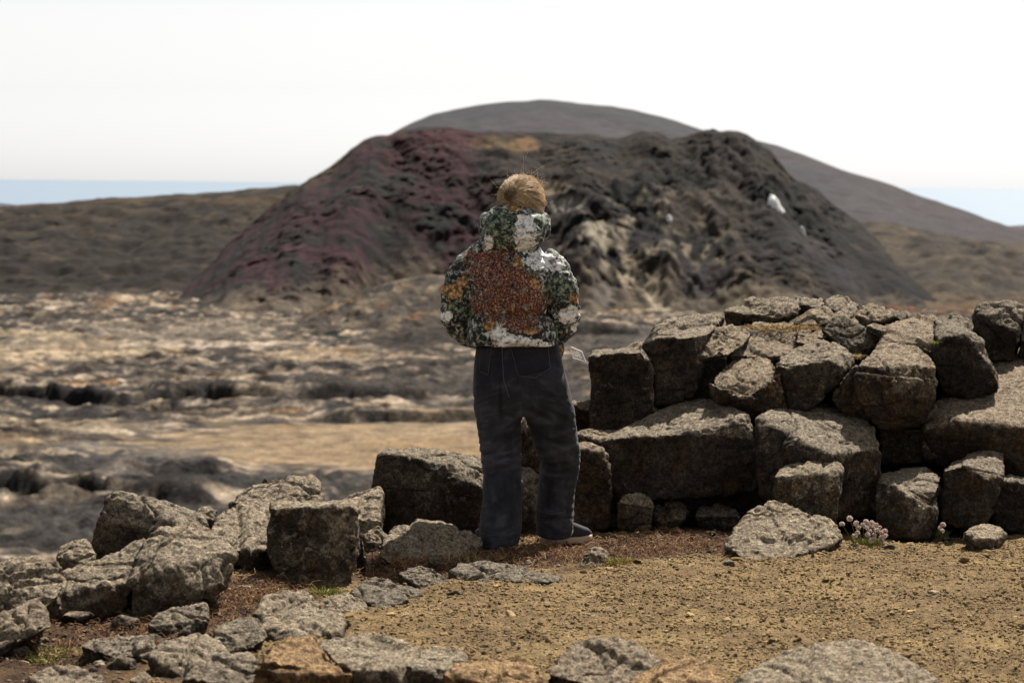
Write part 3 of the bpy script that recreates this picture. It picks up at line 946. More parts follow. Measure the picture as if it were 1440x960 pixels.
OUT = 'basalt blocks of the outcrop'
LEF = 'boulders along the ledge on the left'
FRO = 'stones edging the foreground'
B = 'basalt_block'

# --- outcrop, right of the person
rock(B, 'square-faced upright block nearest the person, first on the left of the outcrop', 'dark', 13.95,
     [(830, 503), (870, 497, .0), (906, 493), (835, 497, .22), (905, 487, .25), (918, 520), (919, 585), (893, 606), (858, 606), (827, 602), (830, 560)], .4, group=OUT, amp=.8)
rock(B, 'tall dark column with slanting lit top, right beside the square-faced block', 'dark', 13.98,
     [(908, 492, .1), (927, 478), (926, 466, .25), (968, 447, .45), (1000, 445, .5), (1014, 449, .4), (1000, 468, .12), (977, 474), (980, 523), (977, 556), (950, 565), (920, 572), (912, 535, .06)], .35, group=OUT, amp=.8)
rock('cobble', 'rounded pale-topped cobble leaning between the tall column and the biggest boulder', 'brown', 14.0,
     [(973, 497), (978, 486, .08), (990, 472, .2), (1030, 458, .3), (1055, 461, .33), (1057, 474, .25), (1046, 486, .12), (1023, 498, .02), (990, 508), (978, 506)], .3, group=OUT, cat='rock')
rock('slab', 'flat sloping slab lying on the back of the biggest outcrop boulder', 'brown', 14.15,
     [(1024, 498), (1040, 488, .1), (1066, 468, .3), (1085, 461, .42), (1120, 463, .45), (1132, 478, .3), (1118, 496, .05), (1090, 503), (1050, 506), (1026, 505)], .3, group=OUT)
rock('boulder', 'biggest boulder of the outcrop, broad sunlit back and dark front', 'brown', 13.82,
     [(1044, 562, -.12), (1001, 541), (1005, 532, .08), (1020, 514, .22), (1040, 503, .32), (1084, 502, .32), (1098, 525), (1060, 545, -.03), (1040, 548, -.03), (1010, 550), (1008, 560), (1040, 576), (1065, 590), (1100, 588), (1104, 560)], .45, group=OUT)
rock('boulder', 'dark-faced boulder joined to the right side of the biggest one', 'dark', 13.84,
     [(1094, 520), (1100, 505, .15), (1122, 490, .35), (1150, 482, .42), (1175, 488, .36), (1196, 503, .22), (1190, 524, .08), (1180, 542, .04), (1150, 566), (1110, 582), (1098, 560), (1130, 512, .04), (1165, 508, .04)], .4, group=OUT)
rock('stone', 'small worn knob of rock on top of the dark-faced boulder', 'brown', 14.2,
     [(1120, 480), (1124, 470, .1), (1138, 468, .14), (1152, 478, .1), (1152, 486), (1138, 490), (1124, 488)], .15, group=OUT)
rock('slab', 'wide lowest block with mossy hollow top and crack down its front, left of centre', 'dark', 13.55,
     [(843, 619, .12), (870, 617), (927, 615, -.02), (960, 613), (994, 612), (1032, 594, .05), (1048, 586, .1), (893, 606, .25), (935, 580, .45), (950, 566, .5), (985, 562, .5), (1020, 575, .4), (1055, 620, .02), (1062, 650, .02), (1062, 682, .05), (1000, 695, .05), (920, 700), (868, 706), (852, 690), (848, 655)], .45, group=OUT, amp=.75, cat='rock')
rock(B, 'narrow corner column at the left end of the wide lowest block', 'lichen', 13.62,
     [(842, 622), (858, 620), (868, 640), (868, 700), (866, 716), (858, 714), (850, 670)], .15, group=OUT, amp=.6)
rock('stone', 'dark recessed rock in the shadowed hollow under the wide lowest block', 'black', 13.78,
     [(900, 700), (960, 690), (1075, 680), (1085, 745), (1000, 752), (910, 748)], .4, group=OUT)
rock('stone', 'black filler stone added to darken the gap below the rounded pale-topped cobble', 'black', 14.1,  # added stone, black in place of the shade in this gap
     [(975, 505), (1022, 500), (1020, 540), (1008, 572), (978, 572)], .3, group=OUT)
rock('stone', 'ledge stone with yellow moss beside the right knee of the person', 'brown', 13.62,
     [(806, 613), (830, 606, .1), (870, 606, .25), (890, 608, .28), (870, 618, .04), (842, 622), (815, 628), (806, 628)], .35, group=OUT, sink=.05)
rock('stone', 'dark squat stone under the mossy ledge, right of the jeans', 'brown', 13.45,
     [(800, 634), (812, 630, .06), (838, 628, .08), (850, 640), (856, 690), (852, 738), (820, 742), (798, 735)], .4, group=OUT)
rock('stone', 'low stone half hidden behind the hip at the left end of the outcrop', 'brown', 14.05,
     [(795, 570), (810, 566, .1), (834, 563, .1), (842, 580), (838, 604), (805, 606), (792, 600)], .3, group=OUT)
rock('cobble', 'small grey rounded stone at the foot of the wide lowest block', 'pale', 13.42,
     [(868, 706), (880, 695, .05), (896, 693, .08), (912, 700, .05), (918, 714), (914, 738), (890, 744), (870, 738)], .2, group=OUT)
rock(B, 'big hexagonal block with broad flat top in the lower middle of the outcrop', 'dark', 13.5,
     [(1165, 642, -.16), (1170, 720, -.14), (1070, 592, .10), (1100, 583, .3), (1125, 570, .55), (1150, 566, .62), (1194, 574, .55), (1231, 603, .2), (1234, 630, .02), (1200, 640), (1175, 645, -.03), (1160, 630, -.0), (1102, 614, .0), (1072, 640), (1075, 690), (1100, 705), (1175, 722), (1228, 722)], .5, group=OUT, amp=.8)
rock(B, 'pale-topped small column standing in front of the hexagonal block', 'lichen', 13.22,
     [(1092, 672), (1098, 660, .14), (1130, 643, .3), (1160, 636, .34), (1173, 645, .22), (1177, 662, .1), (1173, 668), (1134, 681), (1104, 682), (1090, 692), (1092, 712), (1110, 735), (1172, 740), (1174, 700)], .3, group=OUT, amp=.7)
rock('boulder', 'massive overhanging block with lit top, right of the biggest boulder', 'brown', 13.72,
     [(1262, 560, -.14), (1208, 514, .06), (1224, 497, .2), (1242, 478, .45), (1262, 480, .45), (1282, 490, .3), (1302, 500, .18), (1314, 517, .04), (1311, 560), (1299, 596), (1270, 600), (1238, 600), (1222, 585), (1205, 550), (1250, 516, -.03), (1285, 512, -.02)], .45, group=OUT, amp=.85)
rock('stone', 'dark wedge tucked under the left side of the overhanging block', 'dark', 13.85,
     [(1172, 558), (1190, 535), (1203, 514, .02), (1212, 530), (1228, 585), (1215, 592), (1186, 580)], .3, group=OUT)
rock('stone', 'dark tilted diamond-shaped stone near the top of the outcrop', 'black', 14.35,
     [(1158, 466), (1166, 452, .05), (1178, 443, .1), (1192, 444, .1), (1212, 458, .05), (1229, 478), (1228, 488), (1214, 501, -.05), (1190, 490, -.05)], .22, group=OUT, amp=.7)
rock('boulder', 'large black-faced boulder with lit slab top at the right of the outcrop', 'black', 13.95,
     [(1317, 485), (1340, 473, .02), (1362, 474, .02), (1381, 487, .04), (1395, 510, .04), (1402, 530), (1400, 547), (1360, 556), (1325, 548), (1314, 512), (1312, 452, .75), (1335, 455, .7), (1360, 467, .35)], .5, group=OUT, amp=.85)
rock('slab', 'lit flat slab with cracked dark end, left of the black-faced boulder', 'brown', 14.1,
     [(1242, 476, .1), (1250, 458, .5), (1284, 450, .75), (1312, 454, .7), (1316, 474, .15), (1313, 500), (1290, 494), (1284, 482), (1262, 480, .05)], .4, group=OUT)
rock('stone', 'long low cap stone at the upper left of the outcrop crest', 'dark', 14.65,
     [(1018, 441), (1028, 433, .1), (1062, 424, .25), (1100, 420, .3), (1120, 424, .3), (1122, 438, .05), (1100, 448), (1060, 452), (1022, 456)], .4, group=OUT)
rock('stone', 'thin cap stone on the skyline just right of the long low one', 'dark', 14.85,
     [(1118, 427), (1124, 421, .1), (1158, 420, .15), (1162, 430), (1136, 436), (1120, 438)], .25, group=OUT)
rock('stone', 'highest cap stone on the outcrop crest, split by a dark crack at its right', 'dark', 14.8,
     [(1162, 422, .1), (1180, 418, .2), (1208, 424, .2), (1212, 432, .05), (1200, 444, -.05), (1180, 438, -.05), (1163, 432)], .25, group=OUT)
rock('stone', 'broad rounded stone under the crest, left of the diamond-shaped one', 'brown', 14.55,
     [(1112, 456), (1120, 444, .1), (1134, 438, .08), (1140, 434, .15), (1166, 434, .2), (1196, 444, .1), (1190, 450), (1166, 462), (1156, 466), (1138, 456)], .3, group=OUT)
rock('stone', 'rounded stone capping the right end of the outcrop crest', 'brown', 14.6,
     [(1204, 444), (1210, 432, .15), (1226, 427, .2), (1246, 436, .15), (1252, 446, .05), (1238, 454), (1212, 455)], .3, group=OUT)
rock('stone', 'low dark knob behind the right end of the crest', 'black', 14.75,
     [(1240, 440), (1252, 436, .08), (1274, 442, .1), (1268, 450), (1246, 452)], .2, group=OUT)
rock('stone', 'small white-lichened stone wedged right of the diamond-shaped one', 'lichen', 14.3,
     [(1219, 458), (1228, 454, .05), (1246, 461, .05), (1246, 468), (1236, 471), (1220, 465)], .14, group=OUT)
rock('boulder', 'layered dark boulder standing alone at the far right edge of the outcrop', 'black', 14.55,
     [(1379, 446), (1382, 437, .1), (1400, 433, .2), (1432, 433, .2), (1438, 440, .1), (1432, 470), (1426, 506), (1400, 507), (1386, 504), (1378, 470)], .4, group=OUT)
rock('boulder', 'cut-off boulder at the right picture edge beside the layered one', 'black', 14.6,
     [(1430, 478), (1436, 455, .1), (1446, 436, .2), (1500, 436, .2), (1510, 480), (1480, 502), (1432, 502)], .4, group=OUT)
rock('stone', 'low row stone on the skyline left of the layered boulder', 'black', 14.75,
     [(1312, 452), (1318, 448, .1), (1342, 447, .15), (1372, 457, .15), (1384, 470), (1360, 474), (1320, 460)], .35, group=OUT)
rock('slab', 'long gritty terrace slab sloping to a dark edge at the right', 'brown', 13.72,
     [(1301, 590, .06), (1330, 560, .4), (1390, 520, .85), (1450, 492, 1.15), (1530, 490, 1.2), (1540, 610, .02), (1438, 607), (1404, 600), (1370, 592, .0), (1345, 596, -.04), (1312, 610, -.04), (1312, 645, .05), (1376, 650, .05), (1440, 690, .05), (1540, 700, .05)], .4, group=OUT, amp=.8, vox=.016)
rock(B, 'small dark cube under the overhanging block', 'dark', 13.92,
     [(1238, 603), (1262, 598, .15), (1296, 599, .15), (1301, 606), (1300, 648), (1240, 650)], .3, group=OUT, amp=.7)
rock(B, 'front cube with speckled slanting top, between the flowers and the right-hand cube', 'dark', 13.28,
     [(1284, 750, -.12), (1231, 678, .06), (1240, 664, .22), (1265, 657, .34), (1302, 654, .34), (1324, 669, .2), (1318, 690, .05), (1286, 704, -.03), (1270, 690, -.02), (1233, 720), (1238, 752), (1290, 764), (1310, 752)], .35, group=OUT, amp=.75)
rock(B, 'right-hand cube with one lit corner facet below the terrace', 'dark', 13.42,
     [(1327, 662, .05), (1342, 648, .22), (1384, 632, .34), (1409, 640, .22), (1410, 672, .04), (1385, 674, -.02), (1355, 655, -.02), (1326, 690), (1325, 728), (1350, 742), (1386, 732), (1402, 700)], .35, group=OUT, amp=.75)
rock(B, 'dark low block at the right picture edge below the terrace', 'black', 13.5,
     [(1404, 678), (1420, 672, .1), (1460, 676, .15), (1500, 690), (1500, 742), (1440, 742), (1400, 736)], .35, group=OUT)
rock('boulder', 'low lichen-whitened boulder at the foot of the outcrop, left of the flowers', 'lichen', 12.85,
     [(1022, 768, -.2), (1036, 740, -.05), (1062, 716, .1), (1088, 702, .2), (1106, 706, .22), (1136, 724, .2), (1166, 736, .2), (1182, 757, .1), (1160, 768, -.1), (1098, 788, -.3), (1050, 786, -.34), (1024, 780, -.3)], .35, group=OUT)
rock('stone', 'flat half-buried stone right of the small pink flower', 'pale', 13.15,
     [(1358, 752, -.1), (1368, 743, .05), (1390, 738, .1), (1406, 742, .1), (1412, 752), (1395, 760, -.1), (1370, 762, -.12)], .2, group=OUT, sink=.08)

for px, py, rx, ry, Dw, tint, wh in (
        (1063, 612, 14, 20, 13.78, 'brown', 'wedged between the wide lowest block and the hexagonal block'), (1068, 668, 13, 26, 13.72, 'dark', 'low in the dark joint left of the hexagonal block'),
        (922, 590, 15, 14, 13.95, 'brown', 'in the notch under the tall dark column'), (1218, 628, 16, 18, 13.82, 'dark', 'in the joint right of the hexagonal block'),
        (1236, 700, 12, 30, 13.6, 'black', 'deep in the joint behind the front cube'), (1318, 700, 12, 22, 13.62, 'black', 'in the joint between the front cube and the right-hand cube'),
        (1310, 625, 12, 16, 13.85, 'brown', 'under the left end of the terrace slab'), (1345, 566, 22, 12, 14.05, 'brown', 'reddish, at the foot of the black-faced boulder'),
        (1118, 588, 20, 10, 14.0, 'dark', 'behind the flat top of the hexagonal block'), (1152, 474, 10, 8, 14.4, 'brown', 'below the broad rounded stone near the crest'),
        (1276, 470, 12, 8, 14.45, 'pale', 'pale, on the slab left of the black-faced boulder'), (1232, 467, 11, 8, 14.35, 'brown', 'beside the diamond-shaped stone, lower right'),
        (940, 722, 26, 16, 13.62, 'brown', 'in the hollow under the wide lowest block, left'), (1010, 728, 30, 18, 13.62, 'dark', 'in the hollow under the wide lowest block, right')):
    P_ = []
    for q in range(11):
        a_ = 2 * math.pi * q / 11 + RNG.uniform(-0.2, 0.2)
        P_.append((px + rx * math.cos(a_) * RNG.uniform(0.85, 1.1), py - ry * math.sin(a_) * RNG.uniform(0.85, 1.1), 0.12 * max(0, math.sin(a_)) + RNG.uniform(-0.04, 0.04)))
    rock('stone', 'small stone ' + wh, tint, Dw, P_, 0.2, group='small stones wedged in the outcrop', sink=0.03)

# --- left of and behind the person
rock('boulder', 'big square dark boulder behind the legs of the person', 'dark', 13.22,
     [(541, 642), (556, 634, .15), (612, 636, .22), (690, 645, .5), (760, 650, .5), (760, 668, .3), (690, 690, .05), (640, 676, -.02), (622, 656, .0), (580, 645, .0), (534, 690), (535, 742), (548, 756), (600, 720, -.06), (640, 705, .05), (680, 752, .1), (760, 752, .2)], .5, group=LEF)
rock('stone', 'brown upright stone seen between the two legs of the person', 'brown', 13.5,
     [(726, 590, .1), (742, 586, .15), (768, 590, .15), (776, 620), (778, 655), (724, 656)], .3, group=LEF)
rock('boulder', 'flat-faced upright block with straight top edge, centre left', 'lichen', None,
     [(389, 719), (440, 717, -.03), (496, 719, .03), (387, 713, .2), (494, 712, .22), (499, 745, .02), (493, 804, -.06), (470, 825, -.1), (406, 819, -.08), (382, 778, -.02)], .3, group=LEF, amp=0.95, chips=1)
rock('stone', 'dark narrow splinter against the right side of the flat-faced block', 'dark', 11.95,
     [(497, 722), (503, 740), (513, 784), (504, 794), (490, 790)], .15, group=LEF)
rock('boulder', 'angular slab on the skyline behind the flat-faced block', 'pale', 12.5,
     [(323, 706), (336, 688, .08), (353, 675, .12), (399, 667, .2), (442, 670, .25), (447, 682, .1), (445, 712), (400, 710), (366, 706, -.02)], .35, group=LEF)
rock('boulder', 'pale sunlit boulder immediately left of the flat-faced block', 'pale', 12.05,
     [(278, 754, -.05), (290, 735, .1), (312, 713, .3), (330, 704, .38), (362, 708, .4), (386, 714, .35), (386, 772, -.0), (360, 778, -.1), (328, 774, -.1), (296, 766, -.1)], .35, group=LEF)
rock('stone', 'pale ridge stone behind, between the flat-faced block and the big square boulder', 'pale', 12.75,
     [(446, 716), (455, 708, .1), (498, 699, .2), (530, 686, .3), (536, 695, .25), (536, 735, .05), (513, 752), (480, 745), (450, 735)], .35, group=LEF)
rock('cobble', 'small pale cobble at the lower left corner of the big square boulder', 'pale', 12.6,
     [(511, 758), (518, 746, .05), (532, 740, .1), (545, 754, .05), (544, 776), (526, 784), (513, 778)], .18, group=LEF)
rock('boulder', 'ridged light boulder leaning at the left shoe of the person', 'pale', 12.35,
     [(541, 778, .0), (548, 758, .15), (570, 744, .25), (595, 733, .32), (619, 738, .3), (666, 756, .3), (672, 766, .25), (645, 772, .1), (622, 796, -.05), (590, 806, -.1), (552, 816, -.18), (542, 800, -.1)], .3, group=LEF)
rock('stone', 'dark rounded stone in front of the ridged light boulder', 'black', None,
     [(564, 808), (572, 796, .08), (590, 793, .1), (608, 798, .1), (634, 820, .05), (620, 828), (596, 830, -.04), (568, 820)], .2, group=LEF)
rock('stone', 'black split stone lying flat at the edge of the gravel', 'black', None,
     [(492, 831), (512, 814, .12), (545, 811, .15), (566, 836, .08), (572, 842, .02), (548, 853, -.08), (526, 854, -.08), (500, 842)], .2, group=LEF)
rock('stone', 'thin dark chip right of the black split stone', 'black', None,
     [(552, 826), (558, 822, .04), (590, 829, .06), (593, 837), (572, 841, -.03), (558, 834)], .12, group=LEF, sink=.04)
rock('boulder', 'big slanted triangular slab on the skyline at the left', 'dark', 11.75,
     [(130, 785), (142, 737, .02), (152, 707, .08), (170, 695, .12), (217, 705, .15), (277, 726, .15), (285, 740, .08), (276, 752), (214, 768), (180, 785), (140, 800)], .3, group=LEF, amp=.85)
rock('cobble', 'small cobble at the right end of the triangular slab', 'dark', 11.95,
     [(273, 726), (280, 715, .06), (292, 711, .08), (304, 718, .05), (300, 732), (288, 742), (276, 740)], .15, group=LEF)
rock('cobble', 'rounded upright cobble left of the triangular slab', 'pale', 11.25,
     [(80, 782), (88, 768, .06), (102, 762, .1), (120, 763, .1), (133, 778, .05), (128, 795), (110, 810), (84, 812)], .22, group=LEF)
rock('boulder', 'broad boulder at the left picture edge below the skyline', 'pale', None,
     [(-40, 812), (0, 800, .08), (16, 792, .15), (50, 790, .2), (78, 794, .2), (88, 815, .1), (80, 840), (42, 862, -.05), (-10, 885, -.1), (-40, 880)], .35, group=LEF)
rock('boulder', 'long pale wedge rising to a point in front of the triangular slab', 'pale', None,
     [(50, 842), (70, 826, .08), (94, 812, .12), (130, 793, .2), (160, 778, .25), (198, 755, .3), (213, 768, .25), (205, 800, .1), (190, 815), (165, 842), (96, 866, -.05), (62, 860, -.03)], .3, group=LEF)
rock('boulder', 'rough big boulder with a bright top, centre of the left pile', 'pale', None,
     [(187, 820, -.02), (200, 787, .08), (208, 770, .12), (220, 757, .18), (265, 746, .3), (294, 757, .28), (308, 768, .2), (323, 782, .1), (315, 820, .02), (275, 832, -.05), (240, 800, -.03), (208, 874, -.08), (192, 862, -.05), (225, 850, -.08)], .35, group=LEF)
rock('slab', 'low flat rock running off the lower left picture edge', 'brown', None,
     [(-40, 890), (0, 872, .05), (48, 843, .15), (64, 862, .1), (70, 880), (34, 892, -.05), (0, 905, -.1), (-40, 915, -.1)], .3, group=LEF)
rock('stone', 'dark stone on the brown soil below the rough big boulder', 'dark', None,
     [(212, 882), (222, 864, .06), (240, 855, .1), (284, 853, .12), (286, 872, .04), (266, 892), (226, 896)], .2, group=LEF)
rock('stone', 'lichened pitted stone left of the green grass tuft', 'lichen', None,
     [(361, 862), (372, 842, .1), (393, 832, .18), (425, 833, .2), (448, 846, .15), (454, 862, .05), (418, 872, -.05), (376, 876, -.05)], .25, group=LEF)
rock('slab', 'flat pale slab right of the green grass tuft', 'lichen', None,
     [(450, 849, -.02), (462, 840, .06), (484, 834, .12), (512, 849, .08), (514, 856), (486, 862, -.06), (456, 860, -.06)], .2, group=LEF, sink=.04)
rock('slab', 'pinkish wedge-shaped stone lying above the orange boulder', 'lichen', None,
     [(370, 884, .0), (376, 872, .12), (415, 869, .2), (470, 867, .22), (478, 878, .12), (468, 892), (430, 896, -.08), (392, 902, -.08)], .25, group=LEF)
rock('stone', 'dark-sided stone between the pinkish wedge and the brown soil', 'dark', None,
     [(299, 893), (310, 880, .08), (336, 868, .15), (362, 868, .15), (376, 896, .1), (360, 906), (320, 922, -.05), (304, 912)], .25, group=LEF)
rock('slab', 'smooth pale slab sloping down left of the dark-sided stone', 'pale', None,
     [(212, 924), (230, 910, .1), (272, 893, .25), (304, 908, .2), (312, 920, .1), (296, 940), (258, 952, -.05), (224, 944)], .25, group=LEF, sink=.05)
rock('stone', 'blocky stone in front of the smooth pale slab', 'dark', None,
     [(255, 955), (276, 938, .08), (316, 921, .18), (350, 920, .2), (362, 938, .1), (360, 975), (300, 990), (262, 980)], .25, group=FRO)
rock('stone', 'rounded stone at the bottom picture edge near the left corner', 'pale', None,
     [(36, 968), (48, 950, .08), (72, 936, .16), (110, 938, .18), (146, 948, .15), (150, 975), (100, 990), (40, 985)], .25, group=FRO)
rock('stone', 'grey stone in the dark hollow at the lower left', 'dark', None,
     [(112, 905), (135, 893, .08), (172, 890, .1), (205, 900, .1), (214, 918), (170, 926, -.04), (125, 920)], .2, group=LEF, sink=.05)

# --- foreground edge
rock('boulder', 'orange lichened boulder at the bottom, largest of the foreground stones', 'orange', None,
     [(364, 925, .0), (376, 905, .12), (405, 891, .24), (442, 892, .28), (474, 922, .15), (492, 945, .05), (492, 985, .05), (440, 1000), (364, 990), (366, 950)], .3, group=FRO)
rock('slab', 'broad grey flat-topped slab right of the orange boulder', 'lichen', None,
     [(448, 905, .35), (470, 897, .5), (512, 893, .55), (560, 905, .5), (586, 922, .3), (580, 936, .1), (546, 944), (500, 946, -.02), (474, 930, .06), (500, 985), (580, 985)], .3, group=FRO, vox=.012)
rock('stone', 'pale low stone with a bright top in the middle of the foreground row', 'pale', None,
     [(572, 936), (582, 924, .12), (606, 912, .25), (642, 911, .28), (656, 922, .18), (640, 940, .05), (610, 950), (590, 980), (640, 985)], .22, group=FRO)
rock('stone', 'long tan stone between the pale low stone and the dark boulder', 'orange', None,
     [(624, 948), (642, 932, .15), (660, 925, .22), (695, 918, .28), (744, 925, .28), (766, 938, .15), (768, 985), (690, 995), (626, 985)], .25, group=FRO)
rock('boulder', 'dark brown double-humped boulder in the foreground row', 'brown', None,
     [(766, 942), (782, 922, .1), (806, 902, .2), (822, 899, .24), (842, 906, .22), (880, 904, .25), (896, 918, .18), (926, 938, .15), (924, 970), (888, 985, -.05), (830, 960, -.05), (780, 985)], .28, group=FRO)
rock('stone', 'golden orange low stone right of the double-humped boulder', 'orange', None,
     [(882, 956), (905, 940, .15), (940, 929, .24), (968, 929, .26), (992, 942, .2), (1012, 958, .1), (1000, 985), (940, 990), (884, 985)], .22, group=FRO)
rock('boulder', 'wide pale boulder with a white streak at the bottom right', 'lichen', None,
     [(1036, 962), (1060, 950, .12), (1090, 936, .25), (1128, 920, .35), (1160, 912, .42), (1192, 907, .45), (1228, 911, .42), (1262, 930, .35), (1292, 945, .25), (1325, 965, .1), (1300, 1000), (1180, 1010, -.1), (1050, 1000)], .3, group=FRO, vox=.014)
rock('stone', 'small dark pointed stone on the soil right of the right shoe', 'dark', None,
     [(806, 796), (818, 786, .04), (836, 772, .08), (852, 778, .08), (850, 790, .02), (836, 797, -.03), (816, 800, -.04)], .14, group=LEF, sink=.05)
rock('stone', 'low dark ledge stone sunk in the soil before the left foot', 'black', None,
     [(640, 806), (652, 794, .1), (690, 793, .14), (740, 800, .14), (786, 808, .1), (780, 816), (720, 819, -.04), (650, 820, -.04)], .2, group=LEF, sink=.05)


# ------------------------------------------------------------------ person
PY = 12.85
MPX = PY / FPX


def pp(px, py, dy=0.0):
    return np.array(at(px, py, PY + dy))


def tube(bm, pts, rad, nseg=20, ref=(1, 0, 0), sq=2.0):
    """closed tube through world points; rad = r or (r along ref, r across)"""
    pts = [np.array(p, float) for p in pts]
    rings = []
    for i, p in enumerate(pts):
        T = pts[min(i + 1, len(pts) - 1)] - pts[max(i - 1, 0)]
        T /= np.linalg.norm(T)
        a = np.array(ref, float); a = a - T * (a @ T); a /= np.linalg.norm(a)
        b = np.cross(T, a)
        r = rad[i]
        ra, rb = r if isinstance(r, tuple) else (r, r)
        ring = []
        for k in range(nseg):
            th = 2 * math.pi * k / nseg
            c, s_ = math.cos(th), math.sin(th)
            e = 2.0 / sq
            c = math.copysign(abs(c) ** e, c); s_ = math.copysign(abs(s_) ** e, s_)
            ring.append(bm.verts.new(p + a * ra * c + b * rb * s_))
        rings.append(ring)
    for A, Bq in zip(rings[:-1], rings[1:]):
        for k in range(nseg):
            bm.faces.new((A[k], A[(k + 1) % nseg], Bq[(k + 1) % nseg], Bq[k]))
    bm.faces.new(rings[0][::-1]); bm.faces.new(rings[-1])


def smooth_path(pts, rad, n):
    """Catmull-Rom through points and radii"""
    P = np.array([list(p) + (list(r) if isinstance(r, tuple) else [r, r]) for p, r in zip(pts, rad)], float)
    out = []
    m = len(P)
    for i in range(m - 1):
        p0, p1, p2, p3 = P[max(i - 1, 0)], P[i], P[i + 1], P[min(i + 2, m - 1)]
        for k in range(n):
            t = k / n
            out.append(0.5 * (2 * p1 + (p2 - p0) * t + (2 * p0 - 5 * p1 + 4 * p2 - p3) * t * t + (3 * p1 - p0 - 3 * p2 + p3) * t ** 3))
    out.append(P[-1])
    return [o[:3] for o in out], [(float(o[3]), float(o[4])) for o in out]


def ball(bm, c, r, sub=3):
    M = Matrix.Translation(Vector(c)) @ Matrix.Diagonal((*r, 1.0))
    bmesh.ops.create_icosphere(bm, subdivisions=sub, radius=1.0, matrix=M)


def rings_px(rows):
    """rows (cx, py, dy, half width px, depth radius m)"""
    return [pp(r[0], r[1], r[2]) for r in rows], [(r[3] * MPX, r[4]) for r in rows]


ORG = np.array([pp(735, 768)[0], PY, 0.0])
ORG[2] = float(G0(np.array([ORG[0]]), np.array([ORG[1]]))[0])
person = bpy.data.objects.new('person', None)
person.empty_display_size = 0.3
COL.objects.link(person)
person.location = ORG
tag(person, 'person seen from behind in a lichen-print hooded puffer jacket and black jeans, hair tied up', 'person')


def part(name, me, mat, parent=None, local=False):
    if not local:
        V, _ = me_arrays(me)
        set_co(me, V - ORG)
    o = link(name, me, mat, parent or person)
    return o


def uv_of(V):
    """garment print coordinates, measured on the cloth (local, in 1/1440 units)"""
    W = V
    u = 720 + W[:, 0] / MPX
    v = 258.5 + (CAM_H - W[:, 2]) / MPX + (u - 720) * 0.00925
    return u, v


# --- skin: one continuous body inside the clothes
bm = bmesh.new()
HC = pp(733, 284, 0.01)
ball(bm, HC, (0.078, 0.096, 0.108))
ball(bm, HC + [0, 0.045, -0.055], (0.055, 0.055, 0.062))          # jaw
ball(bm, HC + [0, 0.098, -0.022], (0.013, 0.022, 0.017), 2)       # nose
ball(bm, HC + [0, 0.092, -0.062], (0.024, 0.012, 0.009), 2)       # lips
for sx in (-1, 1):
    ball(bm, HC + [sx * 0.079, 0.0, -0.015], (0.010, 0.020, 0.032), 2)   # ears
    ball(bm, HC + [sx * 0.031, 0.083, 0.006], (0.015, 0.012, 0.011), 2)  # eyelids
    ball(bm, HC + [sx * 0.040, 0.070, -0.035], (0.022, 0.018, 0.020), 2) # cheeks
tube(bm, *smooth_path([pp(731, 305, 0.0), pp(727, 335, -0.015), pp(723, 360, -0.02)], [(0.052, 0.055), (0.055, 0.058), (0.075, 0.065)], 3))
tube(bm, *smooth_path([pp(722, 352, 0), pp(721, 372, 0), pp(718, 420, 0), pp(722, 470, 0), pp(728, 515, 0), pp(731, 555, 0)],
                      [(0.07, 0.06), (0.165, 0.085), (0.145, 0.10), (0.12, 0.09), (0.16, 0.11), (0.165, 0.11)], 4))
LEG_L = [(703, 545, 0), (704, 600, -0.01), (706, 655, 0.0), (706, 700, -0.03), (704, 755, -0.06)]
LEG_R = [(762, 545, 0), (779, 607, 0.05), (786, 640, 0.11), (783, 690, 0.14), (780, 748, 0.17)]
for L in (LEG_L, LEG_R):
    tube(bm, *smooth_path([pp(*p) for p in L], [0.085, 0.072, 0.055, 0.052, 0.036], 4))
ARM = {-1: [(672, 368, 0), (650, 400, -0.02), (642, 442, 0.0), (658, 462, 0.12), (684, 474, 0.20)],
       1: [(764, 370, 0), (782, 400, -0.02), (789, 442, 0.0), (776, 462, 0.12), (748, 474, 0.20)]}
for sx, L in ARM.items():
    tube(bm, *smooth_path([pp(*p) for p in L], [0.05, 0.045, 0.04, 0.034, 0.027], 4))
    # hand resting in the pocket: palm and five bent fingers
    wr = pp(*L[-1]); dn = np.array([-sx * 0.75, 0.25, -0.35]); dn /= np.linalg.norm(dn)
    out = np.array([0, 0.3, -1.0]); out -= dn * (out @ dn); out /= np.linalg.norm(out)
    nrm = np.cross(dn, out)
    tube(bm, [wr, wr + dn * 0.035, wr + dn * 0.085], [(0.026, 0.015), (0.038, 0.016), (0.040, 0.014)], 12, ref=out)
    for k, (ofs, ln) in enumerate(((-0.030, 0.062), (-0.010, 0.075), (0.010, 0.078), (0.030, 0.070))):
        b0 = wr + dn * 0.082 + out * -ofs
        tube(bm, [b0, b0 + dn * ln * 0.45, b0 + dn * ln * 0.78 + nrm * 0.012 * sx, b0 + dn * ln + nrm * 0.026 * sx], [0.0088, 0.0085, 0.0078, 0.0062], 10, ref=out)
    b0 = wr + dn * 0.03 - out * 0.03
    tube(bm, [b0, b0 + dn * 0.03 - out * 0.024, b0 + dn * 0.06 - out * 0.03], [0.012, 0.0105, 0.008], 10, ref=nrm)
skin = NT('skin', 0.55, 0.4)
skin = skin.done(skin.ramp(skin.noise(30, 3), [(0.3, (0.48, 0.28, 0.20)), (0.7, (0.58, 0.36, 0.27))]))
body = part('body', remeshed(bm, 0.0062, 'body', 2), skin)


